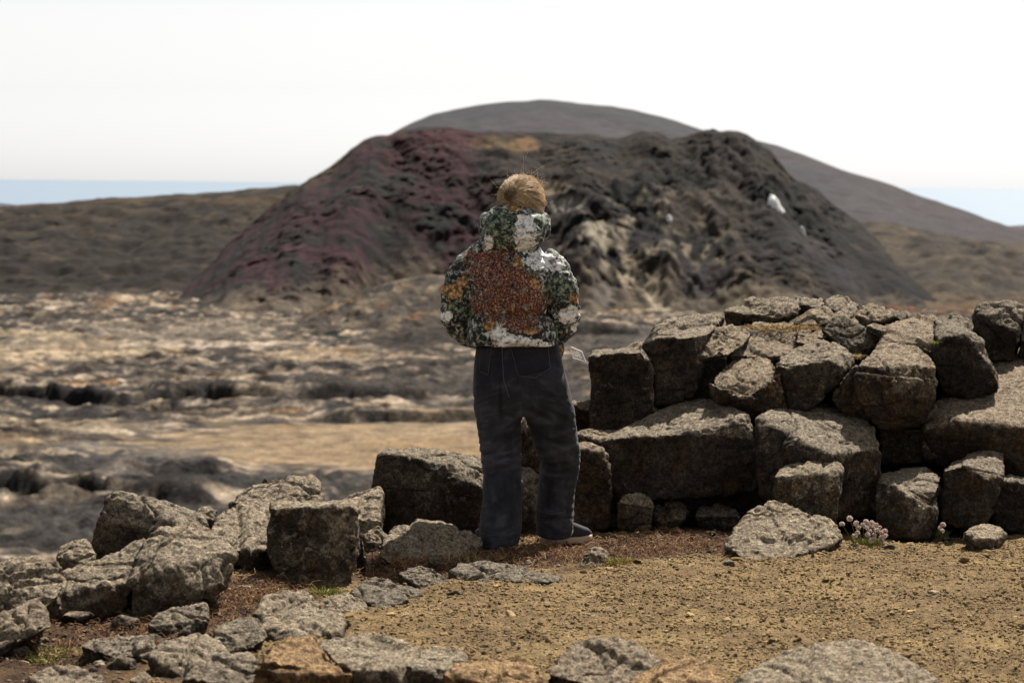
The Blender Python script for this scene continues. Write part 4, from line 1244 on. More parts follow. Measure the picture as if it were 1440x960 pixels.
# --- jeans
jt = NT('black_denim', 0.85, 0.2)
jc = jt.ramp(jt.noise(7.0, 5, 0.6), [(0.32, (0.007, 0.007, 0.0105)), (0.52, (0.0125, 0.0125, 0.017)), (0.72, (0.026, 0.026, 0.033))])
jc = jt.mix(1.0, jc, jt.ramp(jt.noise(240.0, 2, 0.7), [(0.3, (0.55,) * 3), (0.7, (1.5,) * 3)]), 'MULTIPLY')
jc = jt.mix(jt.attr('WearHighlight').outputs['Fac'], jc, (0.12, 0.12, 0.135))
jn = jt.bump(jt.noise(45.0, 5, 0.65), 0.35, 0.004)
jn = jt.bump(jt.noise(420.0, 2, 0.6), 0.5, 0.0015, jn)
jt.b.inputs['Sheen Weight'].default_value = 0.06
jt.b.inputs['Sheen Roughness'].default_value = 0.4
jeans_m = jt.done(jc, jn)
bm = bmesh.new()
tube(bm, *smooth_path(*rings_px([(727, 476, 0, 57, .115), (728, 500, 0, 60, .125), (729, 520, -0.01, 63, .135), (731, 540, -0.015, 66, .14), (734, 560, -0.01, 67.5, .13), (735, 574, 0, 67, .11)]), 4), nseg=36, sq=2.3)
LJ = [(702, 540, -0.012, 34, .105), (702, 565, -0.01, 34, .105), (702.5, 600, -0.01, 30.5, .098), (704.5, 630, -0.005, 28, .09), (705.5, 657, -0.005, 26.5, .088), (706.5, 690, -0.02, 27.5, .09), (704.5, 730, -0.045, 28.8, .10), (700, 776, -0.07, 27, .115)]
RJ = [(763, 540, -0.01, 33, .105), (770, 570, 0.005, 35, .108), (779, 607, 0.045, 32, .10), (785, 635, 0.095, 29.5, .092), (786, 662, 0.12, 27.8, .088), (782.5, 690, 0.135, 26.3, .09), (780.5, 722, 0.15, 26, .098), (779, 749, 0.165, 26.5, .108)]
for J in (LJ, RJ):
    tube(bm, *smooth_path(*rings_px(J), 5), nseg=28, sq=2.2)
me = remeshed(bm, 0.0060, 'jeans', 6)
V, N = me_arrays(me)
u, v = uv_of(V)
side = np.where(u < 735 + (v - 570) * 0.05, -1.0, 1.0)
Q = V.copy()
# drag folds: across the seat, behind the knees, stacked at the hems
wk = np.exp(-((v - 640) / 26) ** 2) + 0.7 * np.exp(-((v - 575) / 22) ** 2) + 0.9 * np.exp(-((v - 742) / 22) ** 2) + 0.3
f1 = fbm(np.stack([Q[:, 0] / 0.16 + side * 3, Q[:, 1] / 0.16, (Q[:, 2] + side * Q[:, 0] * 0.35) / 0.045], -1), 3, 0.5)
f2 = fbm(np.stack([Q[:, 0] / 0.05, Q[:, 1] / 0.07, Q[:, 2] / 0.14], -1) + 9, 3, 0.55)
rdg = (1 - np.abs(f1) * 2.4)
d = 0.0085 * wk * rdg * 0.8 + 0.0065 * f2
d -= 0.001
for (a0, b0, a1, b1, w_, hgt) in ((757, 642, 814, 626, 3.2, .010), (757, 655, 812, 652, 3.0, -.009), (760, 668, 806, 672, 3.0, .008), (776, 612, 812, 602, 3.5, .007), (736, 577, 700, 604, 4.0, .008), (736, 577, 776, 596, 4.0, .008),
                                  (737, 590, 712, 622, 3.5, -.007), (752, 608, 784, 622, 3.0, -.008), (680, 642, 728, 655, 3.2, .008), (682, 668, 731, 660, 3.0, -.008), (674, 580, 704, 566, 3.5, .006), (790, 560, 756, 548, 4.0, -.007),
                                  (760, 720, 800, 728, 2.6, .007), (756, 733, 806, 731, 2.4, -.008), (680, 742, 722, 750, 3.0, .006), (684, 700, 712, 716, 3.5, -.006), (690, 620, 694, 690, 4.5, .006), (716, 610, 719, 735, 4.0, -.006), (792, 680, 796, 738, 3.5, .007), (769, 675, 766, 722, 4.0, -.006)):
    du, dv = a1 - a0, b1 - b0
    ll = du * du + dv * dv
    tt = np.clip(((u - a0) * du + (v - b0) * dv) / ll, 0, 1)
    dist = np.hypot(u - a0 - tt * du, v - b0 - tt * dv + 2.0 * f2)
    d += hgt * np.exp(-(dist / w_) ** 2) * np.sin(math.pi * np.clip(tt * 0.8 + 0.1, 0, 1))
d -= 0.010 * np.exp(-((u - 705) / 2.0) ** 2) * np.exp(-((v - 555) / 26) ** 2) * (V[:, 1] < PY)      # seat seam
wear_highlight = np.clip(0.02 + 0.6 * f2 + 0.9 * (rdg - 0.80), 0, 1) * 0.38 + np.clip((d + 0.001) / 0.010, 0, 1) * 0.20 + 0.18 * np.exp(-((v - 690) / 45) ** 2) * np.clip(f2 + 0.25, 0, 1)  # worn denim, plus highlights painted along the fold ridges
set_co(me, V + N * d[:, None])
a = me.attributes.new('WearHighlight', 'FLOAT', 'POINT')
a.data.foreach_set('value', wear_highlight.astype(np.float32))
jeans = part('jeans', me, jeans_m)
jeans_bvh = BVHTree.FromPolygons([v_.co + Vector(ORG) for v_ in me.vertices], [p.vertices[:] for p in me.polygons])
thread = plain('grey_thread', (0.085, 0.08, 0.082), 0.8)
darkden = plain('pocket_edge', (0.03, 0.03, 0.036), 0.9)


def on_cloth(px, py, lift=0.0, bvh=None, fallback=0.0):
    q = pp(px, py, -0.6)
    hit = (bvh or jeans_bvh).ray_cast(Vector(q), Vector((0, 1, 0)), 1.2)
    if hit[0] is None: return pp(px, py, fallback)
    return np.array(hit[0]) + np.array([0, -lift, 0])


def drape(name, quad, lift, mat, parent, n=14, thick=0.004, bvh=None):
    """a patch of cloth lying on the garment, with its own thickness"""
    q = [np.array(c, float) for c in quad]
    V = []
    for lf in (lift, -thick):
        for i in range(n + 1):
            for j in range(n + 1):
                s_, t_ = j / n, i / n
                p = (q[0] * (1 - s_) + q[1] * s_) * (1 - t_) + (q[3] * (1 - s_) + q[2] * s_) * t_
                ed = min(s_, 1 - s_, t_, 1 - t_)
                V.append(on_cloth(p[0], p[1], lf if lf < 0 else lf * (0.55 if ed == 0 else 1), bvh))
    m = (n + 1) ** 2
    F = grid_faces(n + 1, n + 1)
    F = [list(f[::-1]) for f in F] + [list(f + m) for f in F]
    def idx(i, j): return i * (n + 1) + j
    for j in range(n):
        F += [[idx(0, j), idx(0, j + 1), m + idx(0, j + 1), m + idx(0, j)], [idx(n, j + 1), idx(n, j), m + idx(n, j), m + idx(n, j + 1)],
              [idx(j + 1, 0), idx(j, 0), m + idx(j, 0), m + idx(j + 1, 0)], [idx(j, n), idx(j + 1, n), m + idx(j + 1, n), m + idx(j, n)]]
    me = np_mesh(name, np.array(V) - ORG, np.array(F))
    return part(name, me, mat, parent, True)


def stitch(pts, parent, r=0.0010, lift=0.006, name='stitching', bvh=None, mat=None):
    bm = bmesh.new()
    P = []
    for (a, b) in zip(pts[:-1], pts[1:]):
        k = max(2, int(math.hypot(b[0] - a[0], b[1] - a[1]) / 3))
        P += [on_cloth(a[0] + (b[0] - a[0]) * i / k, a[1] + (b[1] - a[1]) * i / k, lift, bvh) for i in range(k)]
    P.append(on_cloth(*pts[-1], lift, bvh))
    tube(bm, P, [r] * len(P), 5, ref=(0, 1, 0.2))
    me = bpy.data.meshes.new(name); bm.to_mesh(me); bm.free()
    V, _ = me_arrays(me); set_co(me, V - ORG)
    return part(name, me, mat or thread, parent, True)


drape('back_pocket', [(718, 498), (773, 496), (776, 528), (728, 540)], 0.0055, jeans_m, jeans)
stitch([(719, 500), (729, 538), (754, 541), (776, 527), (773, 498)], jeans, lift=0.0085)
drape('back_pocket', [(672, 498), (690, 497), (686, 536), (672, 532)], 0.0055, jeans_m, jeans)
stitch([(690, 497), (685, 537), (673, 533)], jeans, lift=0.0085)
stitch([(705, 492), (706, 515), (708, 545), (716, 570)], jeans, r=0.0014, lift=0.003)
stitch([(672, 496), (705, 494), (740, 495), (784, 493)], jeans, lift=0.004)
stitch([(756, 742), (766, 745), (780, 747), (800, 743)], jeans, lift=0.004)
stitch([(675, 768), (690, 770), (710, 770), (725, 766)], jeans, lift=0.004)

# --- shoes
canvas = plain('black_canvas', (0.022, 0.022, 0.026), 0.85)
rubber = plain('tan_rubber', (0.36, 0.27, 0.19), 0.7)
white = plain('white_trim', (0.75, 0.74, 0.72), 0.6)


def shoe(heel, yaw, gz, label=None):
    d = np.array([math.cos(yaw), math.sin(yaw), 0.0]); s_ = np.array([-d[1], d[0], 0])
    h = np.array(heel, float); h[2] = gz
    bm = bmesh.new()
    L = [(0.0, 0.030), (0.015, 0.034), (0.06, 0.035), (0.12, 0.037), (0.18, 0.045), (0.225, 0.040), (0.25, 0.020)]
    up = [0.085, 0.092, 0.095, 0.085, 0.062, 0.045, 0.028]
    tube(bm, [h + d * a + [0, 0, 0.022 + u_ * 0.5] for (a, w_), u_ in zip(L, up)], [(w_, u_ * 0.52) for (a, w_), u_ in zip(L, up)], 20, ref=s_, sq=2.5)
    o = part('shoe', remeshed(bm, 0.004, 'shoe', 2), canvas)
    bm = bmesh.new()
    tube(bm, [h + d * (a * 1.02 - 0.004) + [0, 0, 0.015 + (0.006 if i > 4 else 0)] for i, (a, w_) in enumerate(L)], [(w_ + 0.006, 0.017) for (a, w_) in L], 24, ref=s_, sq=5)
    part('sole', remeshed(bm, 0.004, 'sole', 1), rubber, o)
    for sd_ in (-1, 1):
        bm = bmesh.new()
        tube(bm, [h + d * 0.10 + s_ * sd_ * 0.037 + [0, 0, 0.035], h + d * 0.125 + s_ * sd_ * 0.036 + [0, 0, 0.055], h + d * 0.14 + s_ * sd_ * 0.030 + [0, 0, 0.078]], [(0.006, 0.010)] * 3, 10, ref=s_)
        me = bpy.data.meshes.new('stripe'); bm.to_mesh(me); bm.free()
        part('stripe', me, white, o)
    return o


gr = pp(765, 763, 0.14)
shoe(gr, R_(32), float(G0(gr[None, 0], gr[None, 1])[0]) + 0.005)
gl = pp(704, 772, -0.07)
shoe(gl, R_(112), float(G0(gl[None, 0], gl[None, 1])[0]) + 0.0)


# --- jacket with a lichen print
def print_masks(me):
    V, _ = me_arrays(me)
    u, v = uv_of(V)
    wob = fbm(V / 0.06 + 3, 4, 0.62)
    wob2 = fbm(V / 0.025 + 30, 3, 0.6)

    def m(specs):
        k = np.full(len(V), -2.0)
        for (a, b, ra, rb) in specs:
            k = np.maximum(k, 1 - np.sqrt(((u - a) / ra) ** 2 + ((v - b) / rb) ** 2))
        return np.clip((k + 0.45 * wob + 0.2 * wob2) * 1.15 + 0.38, 0, 1)
    red = m([(690, 374, 40, 26), (712, 408, 54, 40), (738, 424, 36, 34), (734, 453, 32, 14), (690, 430, 26, 22), (668, 362, 18, 12)])
    red = np.clip(red * 0.95 + 0.42 * fbm(V / 0.035 + 77, 3, 0.6), 0, 1)
    wht = m([(738, 328, 17, 33), (757, 366, 26, 14), (722, 478, 26, 11), (702, 466, 12, 12), (762, 484, 12, 6), (797, 442, 18, 13), (627, 444, 10, 8), (686, 340, 7, 12), (780, 372, 16, 8), (745, 480, 18, 8), (810, 460, 8, 8)])
    org = m([(637, 410, 13, 14), (650, 395, 10, 8), (808, 418, 10, 9), (785, 492, 8, 8), (688, 455, 10, 8), (728, 367, 8, 10), (722, 292, 12, 5), (752, 398, 10, 8), (622, 405, 6, 10), (700, 478, 6, 10), (745, 462, 10, 6)])
    grn = m([(745, 378, 18, 16), (785, 405, 22, 18), (640, 430, 14, 12), (700, 320, 24, 26), (655, 440, 8, 12), (755, 310, 12, 14)])
    for n_, k in (('Red', red), ('White', wht), ('Orange', org), ('Green', grn)):
        a = me.attributes.new(n_, 'FLOAT', 'POINT')
        a.data.foreach_set('value', k.astype(np.float32))


jk = NT('lichen_print_cloth', 0.7, 0.25)
tc = jk.n('TexCoord').outputs['Object']
n_f = lambda s, d=4, r=0.6, q=0.0: jk.noise(s, d, r, q, tc)
base = jk.ramp(n_f(38, 6, 0.72, 0.6), [(0.44, (0.008, 0.008, 0.009)), (0.50, (0.022, 0.027, 0.022)), (0.55, (0.17, 0.18, 0.15)), (0.62, (0.50, 0.50, 0.45))])
gcol = jk.ramp(n_f(52, 5, 0.7), [(0.42, (0.008, 0.010, 0.009)), (0.50, (0.050, 0.075, 0.055)), (0.58, (0.20, 0.235, 0.18)), (0.66, (0.34, 0.27, 0.11))])
ocol = jk.ramp(n_f(60, 5, 0.7), [(0.36, (0.02, 0.016, 0.012)), (0.49, (0.20, 0.105, 0.035)), (0.58, (0.46, 0.28, 0.12)), (0.68, (0.60, 0.48, 0.30))])
wcol = jk.ramp(n_f(45, 5, 0.72), [(0.36, (0.02, 0.02, 0.025)), (0.43, (0.42, 0.42, 0.42)), (0.53, (0.74, 0.74, 0.73)), (0.7, (0.82, 0.82, 0.81))])
rcol = jk.ramp(n_f(120, 5, 0.85), [(0.43, (0.008, 0.005, 0.006)), (0.485, (0.075, 0.020, 0.013)), (0.54, (0.19, 0.062, 0.030)), (0.585, (0.32, 0.15, 0.075)), (0.63, (0.62, 0.52, 0.44))])
rcol = jk.mix(jk.ramp(n_f(26, 5, 0.7), [(0.52, (0, 0, 0)), (0.66, (1, 1, 1))]), rcol, base)


def over(c, attr, col, ns, th=0.5):
    k = jk.math('ADD', jk.attr(attr).outputs['Fac'], jk.math('MULTIPLY', jk.math('SUBTRACT', n_f(ns, 6, 0.75, 0.5), 0.5), 2.3))
    k = jk.ramp(k, [(th - 0.05, (0, 0, 0)), (th + 0.05, (1, 1, 1))])
    return jk.mix(k, c, col)


c = over(base, 'Green', gcol, 30)
c = over(c, 'Red', rcol, 60)
c = over(c, 'Orange', ocol, 40)
c = over(c, 'White', wcol, 34)
jacket_m = jk.done(c, jk.bump(n_f(60, 4, 0.6), 0.2, 0.004))


def cloth(me, amp=0.008, seam_v=None):
    V, N = me_arrays(me)
    u, v = uv_of(V)
    f1 = fbm(np.stack([V[:, 0] / 0.11, V[:, 1] / 0.11, V[:, 2] / 0.05], -1) + 5, 3, 0.5)
    f2 = pnoise(V / 0.03 + 3)
    d = amp * (1 - np.abs(f1) * 2.6) + 0.12 * amp * f2
    for s_, w_, dep in (seam_v or []):
        sv = s_ + 2.0 * np.sin(u / 14.0)
        d = d - dep * np.exp(-((v - sv) / w_) ** 2)
    set_co(me, V + N * d[:, None])
    print_masks(me)
    return me


bm = bmesh.new()
tube(bm, *smooth_path(*rings_px([(724, 334, 0.0, 22, .07), (723, 346, 0.0, 38, .085), (721, 354, 0.0, 54, .10), (719, 364, 0.0, 63, .118), (717, 382, -0.005, 64, .142), (715, 405, -0.01, 60, .158), (713, 425, -0.012, 57, .165), (713, 441, -0.01, 54.5, .160), (715, 456, -0.012, 58, .170), (720, 470, -0.010, 62, .172), (721, 478, -0.010, 63.5, .170), (721, 481.5, -0.010, 63.5, .168), (721, 484, -0.010, 62, .166)]), 5), nseg=44, sq=2.3)
jacket = part('jacket', cloth(remeshed(bm, 0.0075, 'jacket', 3), 0.0065, [(441, 3.2, 0.015), (480, 1.8, 0.008), (372, 2.2, 0.006)]), jacket_m)
for sx, L in {-1: [(676, 362, 0.0), (660, 376, -0.01), (647, 400, -0.02), (644.5, 425, -0.012), (645, 446, 0.03), (656, 464, 0.10), (676, 474, 0.17), (692, 478, 0.2)],
              1: [(762, 364, 0.0), (776, 377, -0.01), (787, 400, -0.02), (790.5, 425, -0.012), (791, 446, 0.03), (782, 464, 0.10), (758, 474, 0.17), (742, 478, 0.2)]}.items():
    bm = bmesh.new()
    tube(bm, *smooth_path([pp(*p) for p in L], [0.058, 0.068, 0.073, 0.075, 0.076, 0.066, 0.052, 0.040], 5), nseg=26)
    part('sleeve', cloth(remeshed(bm, 0.0075, 'sleeve', 3), 0.0075, [(378, 2.5, 0.008), (432 + sx * 4, 2.6, 0.010), (458, 2.5, 0.008)]), jacket_m, jacket)
# hood lying on the back
bm = bmesh.new()
ball(bm, pp(722, 325, -0.06), (0.140, 0.115, 0.098))
ball(bm, pp(722, 304, -0.045), (0.118, 0.115, 0.052))
ball(bm, pp(746, 322, -0.085), (0.066, 0.095, 0.088))
ball(bm, pp(700, 322, -0.085), (0.070, 0.095, 0.088))
ball(bm, pp(690, 338, -0.04), (0.05, 0.08, 0.055))
ball(bm, pp(764, 318, -0.01), (0.03, 0.08, 0.062))
ball(bm, pp(683, 318, -0.01), (0.03, 0.08, 0.062))
me = remeshed(bm, 0.007, 'hood', 5)
part('hood', cloth(me, 0.0075, [(322, 2.0, 0.004)]), jacket_m, jacket)
# loose corner of the front hem that shows at the right hip
bm = bmesh.new()
tube(bm, *smooth_path([pp(780, 472, 0.05), pp(785, 488, 0.06), pp(787, 502, 0.07)], [(0.025, 0.03), (0.024, 0.03), (0.015, 0.02)], 4), nseg=16)
part('front_hem', cloth(remeshed(bm, 0.006, 'front_hem', 1), 0.004), jacket_m, jacket)

# --- hair: cap, twisted bun, strands
hair_m = NT('golden_hair', 0.45, 0.5)
hc = hair_m.attr('Col').outputs['Color']
hcol = hair_m.mix(1.0, hc, hair_m.ramp(hair_m.noise(160, 3, 0.7), [(0.3, (0.6,) * 3), (0.7, (1.35,) * 3)]), 'MULTIPLY')
htr = hair_m.n('BsdfTranslucent')
hmx = hair_m.n('MixShader')
hmx.inputs[0].default_value = 0.22
hair_m.l(hcol, htr.inputs['Color'])
hair_m.l(hair_m.b.outputs[0], hmx.inputs[1]); hair_m.l(htr.outputs[0], hmx.inputs[2])
hair_m.l(hmx.outputs[0], hair_m.t.nodes['Material Output'].inputs['Surface'])
hair_m = hair_m.done(hcol)
bm = bmesh.new()
HR = np.array([0.103, 0.118, 0.113])
HCc = HC + [0.0, -0.012, 0.004]
ball(bm, HCc, HR - 0.004)
ball(bm, HCc + [0.055, -0.02, -0.045], (0.048, 0.07, 0.07))
ball(bm, HCc + [-0.05, -0.02, -0.045], (0.046, 0.07, 0.07))
bmesh.ops.bisect_plane(bm, geom=bm.verts[:] + bm.edges[:] + bm.faces[:], plane_co=Vector(HCc + [0, 0.055, 0]), plane_no=Vector((0, 1, -0.55)), clear_outer=True)
bmesh.ops.holes_fill(bm, edges=[e for e in bm.edges if e.is_boundary])
me = remeshed(bm, 0.006, 'hair', 1)
V, N = me_arrays(me)
bunp = HCc + np.array([-0.035, -0.105, 0.022])
ang = np.arctan2(V[:, 2] - bunp[2], V[:, 0] - bunp[0])
d = 0.004 * pnoise(np.stack([ang * 9, 0 * ang, np.linalg.norm(V - bunp, axis=1) * 6], -1)) + 0.002 * pnoise(np.stack([ang * 30, 0 * ang, 0 * ang], -1))
set_co(me, V + N * d[:, None])
ca = me.color_attributes.new('Col', 'FLOAT_COLOR', 'POINT')
k = np.clip(0.5 + 0.9 * pnoise(np.stack([ang * 14, 0 * ang + 5, 0 * ang], -1)), 0, 1)[:, None]
c4 = np.ones((len(V), 4), np.float32)
c4[:, :3] = np.array([0.26, 0.155, 0.075]) * (1 - k) + np.array([0.55, 0.38, 0.21]) * k
ca.data.foreach_set('color', c4.ravel())
hair = part('hair', me, hair_m)


def strands(name, paths, r0, cols, parent, mat):
    V, F, C = [], [], []
    for P, col in zip(paths, cols):
        P = np.array(P)
        k = len(V)
        n = len(P)
        for i, p in enumerate(P):
            T = P[min(i + 1, n - 1)] - P[max(i - 1, 0)]
            T /= (np.linalg.norm(T) + 1e-9)
            a = np.cross(T, [0.3, 0.2, 0.9]); a /= (np.linalg.norm(a) + 1e-9); b_ = np.cross(T, a)
            r = r0 * (1 - 0.6 * i / n)
            for q in range(3):
                th = q * 2.0944
                V.append(p + (a * math.cos(th) + b_ * math.sin(th)) * r); C.append(col)
        for i in range(n - 1):
            for q in range(3):
                F.append([k + i * 3 + q, k + i * 3 + (q + 1) % 3, k + i * 3 + 3 + (q + 1) % 3, k + i * 3 + 3 + q])
    me = np_mesh(name, np.array(V) - ORG, np.array(F), cols={'Col': np.array(C)})
    return tag(part(name, me, mat, parent, True), kind='stuff')


def skull(dirv, lift):
    return HCc + dirv * (HR + lift)


HCOLS = [(0.60, 0.43, 0.24), (0.50, 0.34, 0.18), (0.70, 0.55, 0.35), (0.30, 0.18, 0.085), (0.78, 0.65, 0.46)]
paths, cols = [], []
bd = bunp - HCc; bd = bd / HR; bd /= np.linalg.norm(bd)
for i in range(1500):
    while True:
        s0 = RNG.normal(size=3); s0 /= np.linalg.norm(s0)
        if s0[1] < 0.62 and (s0[2] > -0.55): break
    lift = RNG.uniform(-0.003, 0.006) + (RNG.uniform(0.002, 0.010) if i % 9 == 0 else 0)
    P = []
    n = 9
    end = bd + RNG.normal(size=3) * 0.10
    for k in range(n):
        t_ = k / (n - 1)
        q = s0 * (1 - t_) + end * t_ + np.array([0, 0, 0.12 * math.sin(t_ * math.pi)])
        q /= np.linalg.norm(q)
        P.append(skull(q, lift * (0.4 + 0.6 * math.sin(t_ * math.pi)) + 0.004 * math.sin(t_ * math.pi * 1.6 + i)))
    paths.append(P); cols.append(np.array(HCOLS[RNG.choice(5, p=[.3, .27, .2, .13, .1])]) * RNG.uniform(0.8, 1.2))
strands('hair_strands', paths, 0.0011, cols, hair, hair_m)
# bun: loops wound round the twist
paths, cols = [], []
for i in range(220):
    rr = RNG.uniform(0.008, 0.036); a0 = RNG.uniform(0, 6.28); tl = RNG.normal(0, 0.25)
    dep = RNG.uniform(-0.014, 0.012)
    P = []
    for k in range(10):
        a = a0 + k * 0.33
        P.append(bunp + np.array([math.cos(a) * rr * 1.0 * (1 + 0.25 * math.sin(a * 2 + i)), -0.002 + dep * 0.8 - 0.006 * math.cos(rr / 0.03 * 1.6), math.sin(a) * rr * (0.75 + 0.3 * math.sin(i * 1.7)) + tl * 0.02]))
    paths.append(P); cols.append(np.array(HCOLS[RNG.choice(4, p=[.3, .3, .1, .3])]) * RNG.uniform(0.25, 0.6))
strands('bun', paths, 0.0016, cols, hair, hair_m)
# flyaways lit from behind
paths, cols = [], []
for i in range(170):
    a = RNG.normal(0.95, 0.55) if i < 90 else RNG.uniform(0.1, 2.9)
    s0 = np.array([math.cos(a), RNG.uniform(-0.5, 0.3), math.sin(a)]); s0 /= np.linalg.norm(s0)
    p = skull(s0, 0.0)
    dirv = s0 * 0.6 + RNG.normal(size=3) * 0.8 + np.array([0.35, 0, 0])
    dirv /= np.linalg.norm(dirv)
    ln = RNG.uniform(0.006, 0.024) if i % 24 else RNG.uniform(0.025, 0.04)
    cv = RNG.normal(size=3) * 1.6 - np.array([0, 0, 0.35])
    paths.append([p + dirv * ln * t_ + cv * ln * t_ * t_ for t_ in np.linspace(0, 1, 8)])
    cols.append(np.array((0.72, 0.56, 0.36)) * RNG.uniform(0.8, 1.1))
strands('loose_strands', paths, 0.00042, cols, hair, hair_m)

# --- tag hanging at the right hip
tagroot = bpy.data.objects.new('hang_tag', None)
COL.objects.link(tagroot)
TO = pp(802, 488, 0.02)
tagroot.location = TO
tag(tagroot, 'small see-through tag with a white edge dangling at the right hip of the person', 'tag')
plast = NT('clear_plastic', 0.25, 0.5)
plast.b.inputs['Alpha'].default_value = 0.16
plast = plast.done((0.75, 0.74, 0.72))
Q = [pp(801.5, 487.5, 0.02), pp(818, 494.5, 0.02), pp(823.5, 508.5, 0.02), pp(806, 503, 0.02)]


def tag_part(name, segs, r, mat):
    bm = bmesh.new()
    for a, b_ in segs:
        tube(bm, [a, (np.array(a) + b_) / 2, b_], [r] * 3, 8, ref=(0, 1, 0.1))
    me = bpy.data.meshes.new(name); bm.to_mesh(me); bm.free()
    V, _ = me_arrays(me); set_co(me, V - TO)
    return link(name, me, mat, tagroot)


tag_part('border', [(Q[0], Q[1]), (Q[1], Q[2])], 0.0026, white)
tag_part('rim', [(Q[2], Q[3]), (Q[3], Q[0])], 0.0011, white)


def qq(s_, t_): return (Q[0] * (1 - s_) + Q[1] * s_) * (1 - t_) + (Q[3] * (1 - s_) + Q[2] * s_) * t_


tag_part('print', [(qq(.28, .25), qq(.45, .75)), (qq(.45, .75), qq(.2, .7)), (qq(.5, .2), qq(.72, .45)), (qq(.72, .45), qq(.55, .8)), (qq(.5, .2), qq(.42, .5)), (qq(.42, .5), qq(.75, .75)), (qq(.25, .4), qq(.5, .35))], 0.0013, white)
tag_part('cord', [(pp(790, 480, 0.04), pp(796, 484, 0.03)), (pp(796, 484, 0.03), Q[0])], 0.0014, white)
V = np.array([q + np.array([0, o_, 0]) for o_ in (-0.0006, 0.0006) for q in Q]) - TO
me = np_mesh('card', V, np.array([[0, 1, 2, 3], [7, 6, 5, 4], [0, 4, 5, 1], [1, 5, 6, 2], [2, 6, 7, 3], [3, 7, 4, 0]]), smooth=False)
link('card', me, plast, tagroot)


# ------------------------------------------------------------------ small plants
def ground_at(px, py):
    p = on_z(px, py, 0.0)
    for _ in range(4):
        p = on_z(px, py, float(G(np.array([p.x]), np.array([p.y]))[0]))
    return np.array(p)


leaf_m = vcol_mat('grass_leaf', 0.7, (40.0,), (), 0.75, 1.25)


def tuft(name, label, base, n, hgt, spread, cols, cat, group=None, lean=0.5, wd=0.0022, flat=1.0):
    V, F, C = [], [], []
    for i in range(n):
        a = RNG.uniform(0, 6.28); r = spread * math.sqrt(RNG.uniform(0, 1))
        p = np.array([math.cos(a) * r, math.sin(a) * r * flat, -0.005])
        h = hgt * RNG.uniform(0.5, 1.15)
        dr = np.array([math.cos(a) * 0.5 + RNG.normal() * 0.6, math.sin(a) * 0.5 + RNG.normal() * 0.6, 0]) * lean
        s_ = np.cross(dr + [0, 0, 1], [RNG.normal(), RNG.normal(), 0.1]); s_ /= np.linalg.norm(s_); s_ *= wd * RNG.uniform(0.7, 1.3)
        k = len(V)
        for t_, w_ in ((0, 1.0), (0.4, 0.9), (0.75, 0.6), (1.0, 0.12)):
            q = p + np.array([0, 0, h * t_]) + dr * h * t_ * t_ - np.array([0, 0, h * 0.35 * np.linalg.norm(dr) * t_ * t_])
            V += [q - s_ * w_, q + s_ * w_]
        for q in range(3):
            F.append([k + q * 2, k + q * 2 + 1, k + q * 2 + 3, k + q * 2 + 2])
        C += [np.array(cols[RNG.integers(len(cols))]) * RNG.uniform(0.75, 1.25)] * 8
    me = np_mesh(name, np.array(V), np.array(F), cols={'Col': np.array(C)})
    return tag(link(name, me, leaf_m, loc=base), label, cat, group)


GRN = [(0.17, 0.20, 0.04), (0.22, 0.23, 0.05), (0.12, 0.15, 0.035), (0.30, 0.27, 0.09)]
DRY = [(0.42, 0.31, 0.15), (0.32, 0.22, 0.10), (0.50, 0.40, 0.22), (0.22, 0.13, 0.06)]
tuft('grass_tuft', 'bright green grass tuft at the foot of the flat-faced block', ground_at(458, 838), 260, 0.045, 0.07, GRN, 'grass tuft', None, 0.8)
tuft('grass_tuft', 'small green tuft beside the dark pointed stone near the right shoe', ground_at(868, 790), 150, 0.035, 0.06, GRN + DRY[:2], 'grass tuft', None, 0.8)
tuft('grass_tuft', 'sparse dry grass stalks by the left hem of the jeans', ground_at(655, 800), 46, 0.10, 0.09, DRY + GRN[:1], 'grass tuft', None, 0.8, 0.0014)
tuft('grass_tuft', 'low yellow green grass patch in the lower left corner', ground_at(85, 925), 700, 0.035, 0.16, GRN + DRY[:1], 'grass tuft', None, 0.9)
tuft('grass_tuft', 'thin greenish tuft on the dead moss in front of the left foot', ground_at(735, 790), 60, 0.03, 0.06, DRY + GRN, 'grass tuft', None, 0.9, 0.0014)
tuft('grass_tuft', 'dry straw-coloured grass strip along the top of the outcrop', np.array(at(1100, 462, 14.5)), 900, 0.035, 0.19, DRY, 'grass tuft', None, 1.3, 0.0018, 0.55)
tuft('grass_tuft', 'dry grass tuft below the diamond-shaped stone', np.array(at(1196, 503, 14.22)), 200, 0.035, 0.06, DRY, 'grass tuft', None, 1.2, 0.0018)
tuft('grass_tuft', 'dead brown grass clump in the shadow under the black-faced boulder', np.array(at(1330, 582, 13.98)), 260, 0.06, 0.09, DRY, 'grass tuft', None, 1.2, 0.0018)
tuft('moss_cushion', 'reddish brown moss on the hollow top of the wide lowest block', np.array(at(955, 580, 13.98)), 700, 0.022, 0.11, [(0.22, 0.10, 0.04), (0.28, 0.15, 0.06), (0.12, 0.06, 0.03)], 'moss', None, 1.2, 0.002, 0.8)
tuft('moss_cushion', 'yellow moss on the ledge stone beside the right knee', np.array(at(836, 616, 13.70)), 380, 0.016, 0.08, [(0.36, 0.27, 0.08), (0.28, 0.22, 0.07)], 'moss', None, 1.2, 0.002, 0.6)
tuft('moss_cushion', 'small bright yellow-green moss on the left edge of the black-faced boulder', np.array(at(1319, 482, 13.99)), 160, 0.018, 0.025, [(0.30, 0.32, 0.04), (0.22, 0.25, 0.04)], 'moss', None, 1.0, 0.002)

